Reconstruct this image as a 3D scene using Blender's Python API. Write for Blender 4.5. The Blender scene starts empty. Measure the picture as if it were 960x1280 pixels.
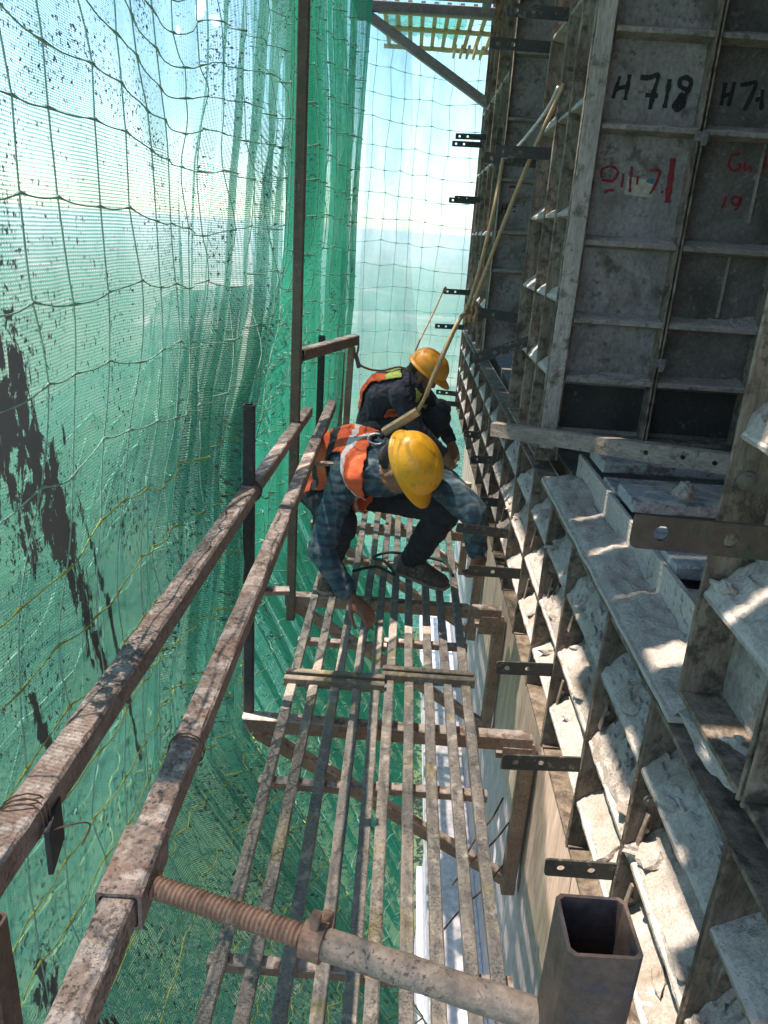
import bpy, bmesh, math, random
import numpy as np
from mathutils import Vector, Matrix, noise as mnoise
from mathutils.bvhtree import BVHTree
random.seed(7); rng = np.random.default_rng(7)
sc = bpy.context.scene
COL = sc.collection
V = Vector
R = math.radians
# ------------------------------------------------------------------ camera
CAM = V((0, 0, 1.55))
cd = bpy.data.cameras.new('camera'); cam = bpy.data.objects.new('camera', cd); COL.objects.link(cam)
cd.sensor_fit = 'HORIZONTAL'; cd.sensor_width = 36; cd.lens = 36 * 948 / 960
cd.clip_start = 0.02; cd.clip_end = 9000
right = V((0.99744786, 0.03463763, 0.06243396)); down = V((0.07055791, -0.344397, -0.93616894)); fwd = V((-0.0109246, 0.93818492, -0.34596201))
m = Matrix((right, -down, -fwd)).transposed().to_4x4(); m.translation = CAM
cam.matrix_world = m; sc.camera = cam
# ------------------------------------------------------------------ sky, sun, exposure
SUN_FROM = V((-0.375, 0.08, 0.925)).normalized()
w = bpy.data.worlds.new('World'); sc.world = w; w.use_nodes = True
nt = w.node_tree; bg = nt.nodes['Background']
sky = nt.nodes.new('ShaderNodeTexSky'); sky.sky_type = 'NISHITA'; sky.sun_disc = False
sky.sun_elevation = math.asin(SUN_FROM.z); sky.sun_rotation = math.atan2(SUN_FROM.x, SUN_FROM.y)
sky.dust_density = 0.25; sky.air_density = 1.0; sky.ozone_density = 2.2; sky.altitude = 50
nt.links.new(sky.outputs[0], bg.inputs[0]); bg.inputs[1].default_value = 0.15
sd = bpy.data.lights.new('sun', 'SUN'); sun = bpy.data.objects.new('sun', sd); COL.objects.link(sun)
sd.energy = 3.7; sd.angle = R(0.53); sd.color = (1.0, 0.90, 0.76)
sun.rotation_euler = (-SUN_FROM).to_track_quat('-Z', 'Y').to_euler(); sun.location = (-8, 2, 12)
sc.view_settings.view_transform = 'Standard'; sc.view_settings.look = 'None'
sc.view_settings.exposure = 1.5; sc.view_settings.gamma = 1.0
sc.cycles.transparent_max_bounces = 24
sc.cycles.max_bounces = 8; sc.cycles.volume_bounces = 1

# ------------------------------------------------------------------ materials
def rgb(r, g, b): return (r, g, b, 1.0)
class NT:
    def __init__(s, name):
        s.m = bpy.data.materials.new(name); s.m.use_nodes = True; s.t = s.m.node_tree; s.N = s.t.nodes; s.L = s.t.links
        s.N.clear(); s.out = s.N.new('ShaderNodeOutputMaterial')
    def n(s, typ, **k):
        x = s.N.new('ShaderNode' + typ)
        for a, b in k.items(): setattr(x, a, b)
        return x
    def put(s, sock, v):
        if hasattr(v, 'links'): s.L.new(v, sock)
        else: sock.default_value = v
    def math(s, op, a, b=0.0, c=None, clamp=False):
        x = s.n('Math', operation=op, use_clamp=clamp); s.put(x.inputs[0], a); s.put(x.inputs[1], b)
        if c is not None: s.put(x.inputs[2], c)
        return x.outputs[0]
    def pos(s): return s.n('NewGeometry').outputs['Position']
    def scale(s, v, sc3):
        x = s.n('VectorMath', operation='MULTIPLY'); s.put(x.inputs[0], v); x.inputs[1].default_value = sc3; return x.outputs[0]
    def noise(s, vec, sc_, det=4, rough=0.6, dist=0.0):
        x = s.n('TexNoise'); s.put(x.inputs['Vector'], vec); x.inputs['Scale'].default_value = sc_
        x.inputs['Detail'].default_value = det; x.inputs['Roughness'].default_value = rough; x.inputs['Distortion'].default_value = dist
        return x.outputs['Fac']
    def ramp(s, v, a, b, out0=0.0, out1=1.0):
        x = s.n('MapRange', clamp=True); s.put(x.inputs[0], v)
        for i, q in enumerate((a, b, out0, out1)): x.inputs[i + 1].default_value = q
        return x.outputs[0]
    def mix(s, f, a, b):
        x = s.n('Mix', data_type='RGBA'); s.put(x.inputs[0], f); s.put(x.inputs[6], a); s.put(x.inputs[7], b); return x.outputs[2]
    def bump(s, h, strength, dist):
        x = s.n('Bump'); x.inputs['Strength'].default_value = strength; x.inputs['Distance'].default_value = dist; s.put(x.inputs['Height'], h); return x.outputs[0]
    def bsdf(s, col, rough=0.7, metal=0.0, normal=None, spec=0.5):
        x = s.n('BsdfPrincipled'); s.put(x.inputs['Base Color'], col); s.put(x.inputs['Roughness'], rough); s.put(x.inputs['Metallic'], metal)
        x.inputs['Specular IOR Level'].default_value = spec
        if normal is not None: s.L.new(normal, x.inputs['Normal'])
        return x.outputs[0]
    def done(s, surf): s.L.new(surf, s.out.inputs['Surface']); return s.m

def dirty(name, c1, c2, spots=None, spot_amt=0.5, spot_scale=60, dep=None, dep_amt=0.5, scale=9, stretch=(1, 1, 1), rough=0.75, metal=0.0, bump=0.5, bdist=0.004, fine=110, extra=None, ext_amt=0.5, ext_scale=5, grain=0.2):
    """worn surface: two blotched tones, specks of splashed cement, cement lying on upward faces"""
    wm = lambda c: None if c is None else (min(.9, c[0] * 1.07), c[1] * .965, c[2] * .965)
    c1, c2, spots, dep, extra = map(wm, (c1, c2, spots, dep, extra))
    s = NT(name); p = s.scale(s.pos(), stretch)
    n1 = s.noise(p, scale, 6, 0.65, 0.4); n2 = s.noise(p, fine, 3, 0.6)
    col = s.mix(s.ramp(n1, 0.36, 0.64), rgb(*c1), rgb(*c2))
    g = s.ramp(n2, 0.3, 0.7, 1 - grain * 1.3, 1 + grain)
    mul = s.n('Mix', data_type='RGBA', blend_type='MULTIPLY'); mul.inputs[0].default_value = 1.0
    s.put(mul.inputs[6], col); s.L.new(g, mul.inputs[7]); col = mul.outputs[2]
    if extra:
        e = s.noise(s.pos(), ext_scale, 5, 0.6, 0.8)
        col = s.mix(s.ramp(e, 0.68 - 0.3 * ext_amt, 0.88 - 0.3 * ext_amt, 0, .85), col, rgb(*extra))
    h = s.math('ADD', s.math('MULTIPLY', n1, 0.6), s.math('MULTIPLY', n2, 0.4))
    if spots:
        sp = s.noise(s.pos(), spot_scale, 5, 0.7); big = s.noise(s.pos(), 7, 3)
        f = s.ramp(s.math('ADD', sp, s.math('MULTIPLY', big, 0.35)), 0.83 - 0.3 * spot_amt, 0.97 - 0.3 * spot_amt, 0.0, 0.85)
        col = s.mix(f, col, rgb(*spots)); h = s.math('ADD', h, s.math('MULTIPLY', f, 0.5))
    if dep:
        nz = s.n('SeparateXYZ'); s.L.new(s.n('NewGeometry').outputs['Normal'], nz.inputs[0])
        up = s.ramp(nz.outputs[2], 0.15, 0.7)
        dn = s.noise(s.pos(), 22, 5, 0.65)
        f = s.math('MULTIPLY', up, s.ramp(dn, 0.68 - 0.45 * dep_amt, 0.78 - 0.45 * dep_amt))
        col = s.mix(f, col, rgb(*dep)); h = s.math('ADD', h, s.math('MULTIPLY', f, 0.4))
    return s.done(s.bsdf(col, rough, metal, s.bump(h, bump, bdist)))

CEM = (0.50, 0.475, 0.43)
M = {}
M['rail'] = dirty('rusty_rail', (0.215, 0.165, 0.135), (0.345, 0.295, 0.26), spots=(0.13, 0.09, 0.07), spot_amt=0.32, spot_scale=150, dep=(0.46, 0.41, 0.37), dep_amt=0.42, scale=24, bump=1.0, bdist=0.005, extra=(0.19, 0.10, 0.065), ext_amt=0.5, ext_scale=9)
M['rust'] = dirty('rusty_thread', (0.20, 0.125, 0.085), (0.28, 0.19, 0.135), spots=CEM, spot_amt=0.22, scale=25, bump=0.5)
M['prop'] = dirty('cement_tube', (0.24, 0.20, 0.155), (0.33, 0.285, 0.235), spots=(0.17, 0.125, 0.09), spot_amt=0.15, spot_scale=160, scale=14, bump=1.0, bdist=0.005)
M['post'] = dirty('dark_post', (0.10, 0.075, 0.06), (0.17, 0.12, 0.09), spots=(0.35, 0.3, 0.26), spot_amt=0.2, scale=12)
M['post_black'] = dirty('blackened_post', (0.030, 0.032, 0.034), (0.055, 0.055, 0.055), spots=(0.3, 0.3, 0.28), spot_amt=0.12, scale=12)
M['bracket'] = dirty('brown_bracket', (0.23, 0.155, 0.11), (0.32, 0.235, 0.175), spots=(0.13, 0.09, 0.07), spot_amt=0.35, dep=(0.52, 0.47, 0.42), dep_amt=0.6, scale=11, bump=0.6)
M['bar'] = dirty('grey_deck_bar', (0.235, 0.23, 0.215), (0.35, 0.32, 0.27), spots=(0.08, 0.07, 0.06), spot_amt=0.40, spot_scale=190, dep=(0.46, 0.43, 0.37), dep_amt=0.3, scale=5, bump=0.8, bdist=0.003, extra=(0.38, 0.33, 0.10), ext_amt=0.42, ext_scale=6)
M['angle'] = dirty('olive_angle', (0.15, 0.135, 0.10), (0.24, 0.215, 0.165), spots=(0.35, 0.33, 0.27), spot_amt=0.3, scale=12, extra=(0.30, 0.25, 0.08), ext_amt=0.45, ext_scale=9)
M['black'] = dirty('black_strap', (0.022, 0.026, 0.022), (0.045, 0.045, 0.038), spots=(0.26, 0.22, 0.18), spot_amt=0.27, rough=0.55, scale=16, bump=0.3)
M['strap_brown'] = dirty('brown_strap', (0.045, 0.030, 0.022), (0.085, 0.06, 0.04), spots=(0.02, 0.05, 0.025), spot_amt=0.35, spot_scale=12, rough=0.6, scale=16, bump=0.4)
M['flange'] = dirty('dirty_flange', (0.125, 0.095, 0.068), (0.30, 0.255, 0.195), spots=(0.05, 0.038, 0.028), spot_amt=0.55, spot_scale=26, stretch=(2.2, 2.2, 0.5), scale=14, bump=0.8, extra=(0.42, 0.42, 0.38), ext_amt=0.30, ext_scale=10)
M['flange_low'] = dirty('dark_flange', (0.085, 0.066, 0.048), (0.23, 0.19, 0.14), spots=(0.035, 0.026, 0.02), spot_amt=0.5, spot_scale=26, stretch=(2.2, 2.2, 0.6), scale=12, bump=0.8, extra=(0.34, 0.32, 0.27), ext_amt=0.28, ext_scale=12)
M['flange_pale'] = dirty('pale_flange', (0.34, 0.325, 0.285), (0.47, 0.45, 0.40), spots=(0.12, 0.09, 0.065), spot_amt=0.4, spot_scale=30, stretch=(2, 2, 0.4), scale=12, bump=0.8)
M['face'] = dirty('form_sheet', (0.25, 0.245, 0.235), (0.34, 0.335, 0.325), spots=(0.09, 0.08, 0.07), spot_amt=0.36, spot_scale=45, stretch=(1, 1, 0.7), scale=6, bump=0.35, extra=(0.115, 0.10, 0.075), ext_amt=0.62, ext_scale=7)
M['face_dark'] = dirty('dark_sheet', (0.085, 0.08, 0.07), (0.19, 0.185, 0.17), spots=(0.34, 0.34, 0.32), spot_amt=0.25, spot_scale=40, scale=6, bump=0.5)
M['face_black'] = dirty('black_sheet', (0.022, 0.022, 0.020), (0.045, 0.042, 0.038), spots=(0.2, 0.2, 0.19), spot_amt=0.16, spot_scale=26, scale=6, bump=0.5)
M['stiff'] = dirty('cement_stiffener', (0.24, 0.225, 0.19), (0.38, 0.36, 0.315), spots=(0.14, 0.11, 0.08), spot_amt=0.35, spot_scale=35, scale=14, dep=CEM, dep_amt=0.7, bump=0.9, bdist=0.006)
M['crust'] = dirty('set_cement', (0.31, 0.295, 0.26), (0.43, 0.41, 0.37), extra=(.22, .18, .135), ext_amt=.5, ext_scale=7, scale=9, bump=1.0, bdist=0.009, fine=170)
M['lip'] = dirty('cement_lip', (0.38, 0.37, 0.34), (0.50, 0.475, 0.43), spots=(0.26, 0.22, 0.18), spot_amt=0.2, spot_scale=60, scale=9, bump=1.0, bdist=0.009)
M['beam'] = dirty('grey_strip', (0.20, 0.17, 0.14), (0.31, 0.275, 0.235), spots=(0.12, 0.09, 0.07), spot_amt=0.4, scale=10, stretch=(.6, .6, 2), bump=0.7)
M['concrete'] = dirty('streaked_concrete', (0.46, 0.36, 0.28), (0.64, 0.54, 0.45), spots=(0.28, 0.22, 0.17), spot_amt=0.2, spot_scale=14, stretch=(3, 3, 0.25), scale=7, bump=0.3, fine=40)
M['lavender'] = dirty('grey_plaster', (0.47, 0.42, 0.44), (0.53, 0.48, 0.50), scale=2, stretch=(1, 1, 0.4), bump=0.15, fine=30)
M['white'] = dirty('white_plaster', (0.74, 0.74, 0.76), (0.82, 0.82, 0.83), scale=3, bump=0.15, fine=30)
M['board'] = dirty('bluish_board', (0.26, 0.29, 0.31), (0.38, 0.40, 0.41), spots=(0.1, 0.09, 0.08), spot_amt=0.4, spot_scale=40, dep=CEM, dep_amt=0.45, scale=9, bump=0.7)
M['yellow'] = dirty('yellow_grating', (0.34, 0.30, 0.14), (0.44, 0.40, 0.20), spots=(0.3, 0.24, 0.1), spot_amt=0.3, scale=12)
M['greysteel'] = dirty('grey_steel', (0.14, 0.14, 0.14), (0.22, 0.215, 0.21), spots=(0.4, 0.36, 0.33), spot_amt=0.15, scale=9)
M['bolt'] = dirty('bolt', (0.13, 0.105, 0.085), (0.24, 0.21, 0.17), scale=40, rough=0.55, bump=0.5)
M['steel_bright'] = dirty('worn_steel', (0.5, 0.49, 0.47), (0.62, 0.61, 0.6), scale=30, rough=0.4, metal=0.6, bump=0.2)
M['paint_black'] = dirty('black_paint', (0.012, 0.012, 0.013), (0.03, 0.03, 0.03), scale=30, bump=0.1)
M['paint_red'] = dirty('red_paint', (0.30, 0.018, 0.03), (0.22, 0.03, 0.035), spots=(0.22, 0.2, 0.2), spot_amt=0.2, scale=30, bump=0.1)
M['paper'] = dirty('old_paper', (0.5, 0.47, 0.38), (0.42, 0.4, 0.33), scale=20, bump=0.1)
M['blue_print'] = dirty('blue_print', (0.05, 0.16, 0.22), (0.07, 0.2, 0.27), scale=20, bump=0.1)
M['dust_dark'] = dirty('tube_inside', (0.03, 0.025, 0.022), (0.05, 0.04, 0.035), scale=20)
M['socket'] = dirty('painted_socket', (0.05, 0.042, 0.040), (0.115, 0.088, 0.072), spots=(0.055, 0.062, 0.085), spot_amt=0.45, spot_scale=22, scale=14, bump=0.5, rough=0.55, extra=(0.33, 0.30, 0.23), ext_amt=0.22, ext_scale=8)
M['rope_tan'] = dirty('tan_rope', (0.36, 0.26, 0.14), (0.47, 0.36, 0.21), scale=60, bump=0.8, fine=400)
M['web_tan'] = dirty('tan_webbing', (0.34, 0.245, 0.13), (0.43, 0.32, 0.18), spots=(0.2, 0.16, 0.12), spot_amt=0.25, scale=20, bump=0.6, fine=300)
M['rope_green'] = dirty('dark_green_rope', (0.26, 0.50, 0.38), (0.33, 0.58, 0.45), scale=60, bump=0.5)
M['rope_yellow'] = dirty('yellow_green_rope', (0.42, 0.48, 0.12), (0.30, 0.42, 0.12), scale=40, bump=0.5)
M['hose'] = dirty('green_hose', (0.03, 0.06, 0.045), (0.05, 0.09, 0.06), scale=30, bump=0.3)
M['wire'] = dirty('binding_wire', (0.09, 0.055, 0.035), (0.16, 0.1, 0.07), scale=40)
# people
M['skin'] = dirty('skin', (0.20, 0.105, 0.066), (0.26, 0.145, 0.095), scale=25, rough=0.55, bump=0.25, bdist=0.002, grain=.06)
M['hair'] = dirty('hair', (0.012, 0.01, 0.009), (0.02, 0.018, 0.016), scale=60, bump=0.8)
def cloth_mat(name, c1, c2, **k): return dirty(name, c1, c2, rough=0.9, bump=0.9, bdist=0.006, fine=260, **k)
M['jeans'] = cloth_mat('dark_trousers', (0.014, 0.018, 0.028), (0.026, 0.03, 0.042), scale=14)
M['trousers_grey'] = cloth_mat('grey_trousers', (0.05, 0.05, 0.055), (0.08, 0.08, 0.085), scale=14)
M['navy'] = cloth_mat('navy_shirt', (0.03, 0.034, 0.058), (0.045, 0.048, 0.072), scale=14)
M['orange'] = cloth_mat('orange_vest', (0.60, 0.09, 0.03), (0.72, 0.15, 0.05), scale=8, spots=(.35, .12, .07), spot_amt=.2, spot_scale=30)
M['silver'] = cloth_mat('silver_tape', (0.55, 0.54, 0.53), (0.66, 0.65, 0.64), scale=20)
M['lime'] = cloth_mat('lime_tape', (0.42, 0.52, 0.10), (0.5, 0.58, 0.16), scale=20)
M['strap'] = cloth_mat('harness_strap', (0.02, 0.02, 0.024), (0.04, 0.04, 0.045), scale=30)
M['helmet'] = dirty('yellow_helmet', (0.80, 0.40, 0.012), (0.84, 0.44, 0.02), spots=(0.42, 0.27, 0.08), spot_amt=0.26, spot_scale=34, scale=10, rough=0.38, bump=0.04, grain=.02)
M['helmet2'] = dirty('amber_helmet', (0.82, 0.32, 0.02), (0.86, 0.37, 0.035), spots=(0.45, 0.25, 0.08), spot_amt=0.15, spot_scale=26, scale=10, rough=0.42, bump=0.04, grain=.02)
M['shoe'] = dirty('brown_shoe', (0.06, 0.042, 0.034), (0.13, 0.095, 0.075), spots=(0.35, 0.31, 0.27), spot_amt=0.3, scale=25, bump=0.6)
M['sole'] = dirty('shoe_sole', (0.22, 0.18, 0.15), (0.3, 0.25, 0.21), scale=25)
def plaid():
    s = NT('blue_plaid_shirt'); p = s.pos(); col = rgb(0.035, 0.075, 0.105)
    warp = s.noise(p, 9, 2)
    pr = s.n('SeparateXYZ'); add = s.n('VectorMath', operation='ADD'); s.put(add.inputs[0], p)
    cmb = s.n('CombineXYZ'); 
    for i in range(3): s.put(cmb.inputs[i], s.math('MULTIPLY', warp, 0.05))
    s.L.new(cmb.outputs[0], add.inputs[1]); s.L.new(add.outputs[0], pr.inputs[0])
    def stripe(a, b, per, ph, lo, hi, c, col, k):
        q = s.math('SINE', s.math('ADD', s.math('MULTIPLY', s.math('ADD', a, s.math('MULTIPLY', b, 0.6)), 6.283 / per), ph))
        return s.mix(s.math('MULTIPLY', s.ramp(q, lo, hi), k), col, rgb(*c))
    x, y, z = pr.outputs
    col = stripe(x, y, .048, 0, 0.0, 0.5, (0.075, 0.12, 0.145), col, .6)
    col = stripe(z, y, .052, 1, 0.0, 0.5, (0.016, 0.03, 0.06), col, .6)
    col = stripe(x, y, .096, .4, 0.88, 0.97, (0.17, 0.19, 0.17), col, .35)
    col = stripe(z, y, .104, 2, 0.9, 0.98, (0.17, 0.16, 0.12), col, .35)
    n = s.noise(p, 16, 5); col2 = s.mix(s.ramp(n, .62, .75), col, rgb(0.2, 0.2, 0.19))
    fine = s.noise(p, 260, 3)
    return s.done(s.bsdf(col2, 0.9, 0, s.bump(s.math('ADD', s.math('MULTIPLY', n, .8), s.math('MULTIPLY', fine, .2)), 1.0, .008)))
M['plaid'] = plaid()

def net_mat(name, cover, col, trans, speck=0.5, patch=None, holes=None, weave=0.28):
    """knitted shade cloth: fine rows with open gaps between them, specks and runs of set cement, torn holes"""
    s = NT(name); uv = s.n('UVMap').outputs[0]
    sp = s.n('SeparateXYZ'); s.L.new(uv, sp.inputs[0]); u, v, _ = sp.outputs
    wob = s.noise(s.scale(uv, (6, 6, 6)), 1.0, 2)
    row = s.math('SINE', s.math('ADD', s.math('MULTIPLY', v, 6.2832 / 0.0062), s.math('MULTIPLY', wob, 5.0)))
    stitch = s.math('SINE', s.math('MULTIPLY', u, 6.2832 / 0.0075))
    big = s.noise(s.scale(uv, (2.2, 0.9, 1)), 2.0, 5, 0.6)
    c = s.math('ADD', s.math('MULTIPLY', row, weave), s.math('MULTIPLY', stitch, weave * 0.45))
    c = s.math('ADD', s.math('ADD', c, cover), s.ramp(big, 0.3, 0.75, -0.16, 0.16))
    c = s.math('MINIMUM', s.math('MAXIMUM', c, 0.03), 1.0)
    # specks of cement
    n = s.noise(s.scale(uv, (1.0, 0.62, 1)), 95, 4, 0.75); reg = s.noise(uv, 3.0, 3, 0.6)
    sk = s.ramp(s.math('ADD', n, s.math('MULTIPLY', reg, 0.35)), 0.905 - 0.13 * speck, 0.925 - 0.13 * speck)
    if patch:
        tot = None
        for (u0, v0, ru, rv, sl) in patch:
            du = s.math('DIVIDE', s.math('SUBTRACT', s.math('SUBTRACT', u, u0), s.math('MULTIPLY', s.math('SUBTRACT', v, v0), sl)), ru)
            dv = s.math('DIVIDE', s.math('SUBTRACT', v, v0), rv)
            d = s.math('SQRT', s.math('ADD', s.math('MULTIPLY', du, du), s.math('MULTIPLY', dv, dv)))
            e = s.ramp(d, 0.25, 1.25, 1.0, 0.0); tot = e if tot is None else s.math('MAXIMUM', tot, e)
        pn = s.noise(s.scale(uv, (2.6, 0.9, 1)), 15, 8, 0.74, 0.6)
        pk = s.ramp(s.math('ADD', s.math('MULTIPLY', tot, 0.50), s.math('MULTIPLY', s.math('SUBTRACT', pn, .5), 2.1)), 0.275, 0.29)
        pk = s.math('MULTIPLY', pk, s.ramp(tot, 0.0, 0.05))
        sk = s.math('MAXIMUM', sk, pk)
    c = s.math('MAXIMUM', c, sk)
    if holes:
        for (u0, v0, ru, rv) in holes:
            hn = s.noise(s.scale(uv, (1, 0.5, 1)), 26, 3, 0.6)
            du = s.math('DIVIDE', s.math('SUBTRACT', u, u0), ru); dv = s.math('DIVIDE', s.math('SUBTRACT', v, v0), rv)
            d = s.math('ADD', s.math('SQRT', s.math('ADD', s.math('MULTIPLY', du, du), s.math('MULTIPLY', dv, dv))), s.math('MULTIPLY', s.math('SUBTRACT', hn, 0.5), 2.6))
            c = s.math('MULTIPLY', c, s.ramp(d, 0.75, 0.85))
    tone = s.ramp(s.noise(uv, 5, 4), 0.3, 0.7, 0.8, 1.2)
    mc = s.n('Mix', data_type='RGBA', blend_type='MULTIPLY'); mc.inputs[0].default_value = 1; mc.inputs[6].default_value = rgb(*col); s.L.new(tone, mc.inputs[7])
    base = s.mix(sk, mc.outputs[2], rgb(0.17, 0.165, 0.155))
    df = s.n('BsdfDiffuse'); s.L.new(base, df.inputs[0])
    tl = s.n('BsdfTranslucent'); s.L.new(s.mix(sk, rgb(*trans), rgb(0.03, 0.03, 0.03)), tl.inputs[0])
    m1 = s.n('MixShader'); m1.inputs[0].default_value = 0.55; s.L.new(df.outputs[0], m1.inputs[1]); s.L.new(tl.outputs[0], m1.inputs[2])
    tp = s.n('BsdfTransparent')
    m2 = s.n('MixShader'); s.L.new(c, m2.inputs[0]); s.L.new(tp.outputs[0], m2.inputs[1]); s.L.new(m1.outputs[0], m2.inputs[2])
    return s.done(m2.outputs[0])
GREEN = (0.035, 0.20, 0.125); GTR = (0.12, 0.34, 0.25)
M['net_near'] = net_mat('green_shade_cloth', 0.63, GREEN, GTR, 1.1, patch=[(1.10, 1.30, 0.085, 0.36, -0.26), (1.235, 1.07, 0.06, 0.45, -0.30), (1.33, 0.76, 0.03, 0.26, -0.30), (1.14, 0.66, 0.018, 0.2, -0.25), (1.45, .62, .016, .5, -.25), (1.12, -.05, .05, .3, -.3)], holes=[(2.27, 2.34, 0.024, 0.05), (2.38, 2.30, 0.018, 0.03), (2.12, 2.32, 0.012, 0.03)])
M['net_lap'] = net_mat('lapped_shade_cloth', 0.55, GREEN, GTR, 0.6)
M['net_fold'] = net_mat('folded_shade_cloth', 0.70, (0.03, 0.24, 0.14), (0.05, 0.34, 0.21), 1.0)
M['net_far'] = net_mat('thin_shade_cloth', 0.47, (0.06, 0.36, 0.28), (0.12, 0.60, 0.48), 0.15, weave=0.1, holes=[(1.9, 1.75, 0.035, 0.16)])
M['net_sheer'] = net_mat('sheer_cloth', 0.30, (0.30, 0.34, 0.34), (0.35, 0.45, 0.43), 0.1, weave=0.1)

# ------------------------------------------------------------------ mesh helpers
class MB:
    def __init__(s): s.v = []; s.f = []; s.mi = []; s.cur = 0
    def add(s, vs, fs):
        o = len(s.v); s.v += [tuple(x) for x in vs]
        s.f += [tuple(i + o for i in f) for f in fs]; s.mi += [s.cur] * len(fs); return s
    def box(s, c, d, rot=None):
        hx, hy, hz = d[0] / 2, d[1] / 2, d[2] / 2
        vs = [V((x, y, z)) for x in (-hx, hx) for y in (-hy, hy) for z in (-hz, hz)]
        if rot: vs = [rot @ q for q in vs]
        c = V(c)
        return s.add([q + c for q in vs], [(0, 1, 3, 2), (4, 6, 7, 5), (0, 4, 5, 1), (2, 3, 7, 6), (0, 2, 6, 4), (1, 5, 7, 3)])
    def loft(s, rings, cap0=True, cap1=True, closed=True):
        n = len(rings[0]); vs = [q for r in rings for q in r]; fs = []
        for i in range(len(rings) - 1):
            for j in range(n if closed else n - 1):
                a = i * n + j; b = i * n + (j + 1) % n
                fs.append((a, b, b + n, a + n))
        if cap0: fs.append(tuple(reversed(range(n))))
        if cap1: fs.append(tuple(range((len(rings) - 1) * n, len(rings) * n)))
        return s.add(vs, fs)
    def build(s, name, mat, parent=None, smooth=False, auto=None):
        me = bpy.data.meshes.new(name); me.from_pydata([tuple(q) for q in s.v], [], s.f)
        mats = mat if isinstance(mat, (list, tuple)) else [mat]
        for q in mats: me.materials.append(M[q] if isinstance(q, str) else q)
        if len(mats) > 1: me.polygons.foreach_set('material_index', s.mi)
        bm = bmesh.new(); bm.from_mesh(me); bmesh.ops.recalc_face_normals(bm, faces=bm.faces[:]); bm.to_mesh(me); bm.free()
        if smooth: me.polygons.foreach_set('use_smooth', [True] * len(me.polygons))
        if auto: me.set_sharp_from_angle(angle=R(auto))
        o = bpy.data.objects.new(name, me); COL.objects.link(o)
        if parent: o.parent = parent
        return o
def tag(o, label=None, cat=None, group=None, kind=None):
    if label: o['label'] = label
    if cat: o['category'] = cat
    if group: o['group'] = group
    if kind: o['kind'] = kind
    return o
def thing(name, label, cat, loc=(0, 0, 0), group=None):
    o = bpy.data.objects.new(name, None); COL.objects.link(o); o.empty_display_size = 0.1
    o.location = loc
    return tag(o, label, cat, group)
def reparent(o, p):
    o.parent = p; o.matrix_parent_inverse = Matrix.Translation(-p.location); return o
def frame(d, up=V((0, 0, 1))):
    d = d.normalized()
    if abs(d.dot(up)) > 0.98: up = V((0, 1, 0)) if abs(d.y) < .9 else V((1, 0, 0))
    x = d.cross(up).normalized(); return x, x.cross(d).normalized(), d
def rect(w, h, c=0.003):
    a, b = w / 2, h / 2
    return [(-a + c, -b), (a - c, -b), (a, -b + c), (a, b - c), (a - c, b), (-a + c, b), (-a, b - c), (-a, -b + c)]
def sweep(mb, sec, p0, p1, n=1, jit=0.0, up=V((0, 0, 1)), hollow=0.0, seed=0, bow=None):
    p0, p1 = V(p0), V(p1); x, y, d = frame(p1 - p0, up); rings = []
    for i in range(n + 1):
        t = i / n; c = p0.lerp(p1, t)
        if bow: c = c + V(bow) * math.sin(math.pi * t)
        r = []
        for k, (a, b) in enumerate(sec):
            q = c + x * a + y * b
            if jit: q = q + mnoise.noise_vector(q * 23 + V((seed, k * 3.1, 0))) * jit
            r.append(q)
        rings.append(r)
    if not hollow: return mb.loft(rings)
    mb.loft(rings, False, False)
    k = 1 - 2 * hollow / (max(a for a, b in sec) - min(a for a, b in sec))
    inner = []
    for i in (0, n):
        c = sum(rings[i], V()) / len(sec); inner.append([c + (q - c) * k for q in rings[i]])
    depth = min(0.25, (p1 - p0).length * 0.4)
    for i, sgn in ((0, 1), (1, -1)):
        deep = [q + d * sgn * depth for q in inner[i]]
        mb.loft([rings[0 if i == 0 else n], inner[i], deep], False, True)
    return mb
def circ(r, n=10): return [(r * math.cos(2 * math.pi * k / n), r * math.sin(2 * math.pi * k / n)) for k in range(n)]
def tube(mb, pts, r, n=6, cap=True):
    pts = [V(p) for p in pts]; rs = r if isinstance(r, (list, tuple)) else [r] * len(pts)
    x, y, d = frame(pts[1] - pts[0]); rings = []
    for i, p in enumerate(pts):
        t = (pts[min(i + 1, len(pts) - 1)] - pts[max(i - 1, 0)]).normalized()
        x = (x - t * x.dot(t)).normalized(); y = t.cross(x)
        rings.append([p + x * (rs[i] * a) + y * (rs[i] * b) for a, b in circ(1, n)])
    return mb.loft(rings, cap, cap)
def spline(pts, n=8):
    pts = [V(p) for p in pts]; out = []
    for i in range(len(pts) - 1):
        a, b, c, d = pts[max(i - 1, 0)], pts[i], pts[i + 1], pts[min(i + 2, len(pts) - 1)]
        for k in range(n):
            t = k / n
            out.append(0.5 * ((2 * b) + (c - a) * t + (2 * a - 5 * b + 4 * c - d) * t * t + (3 * b - a - 3 * c + d) * t ** 3))
    return out + [pts[-1]]
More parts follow.
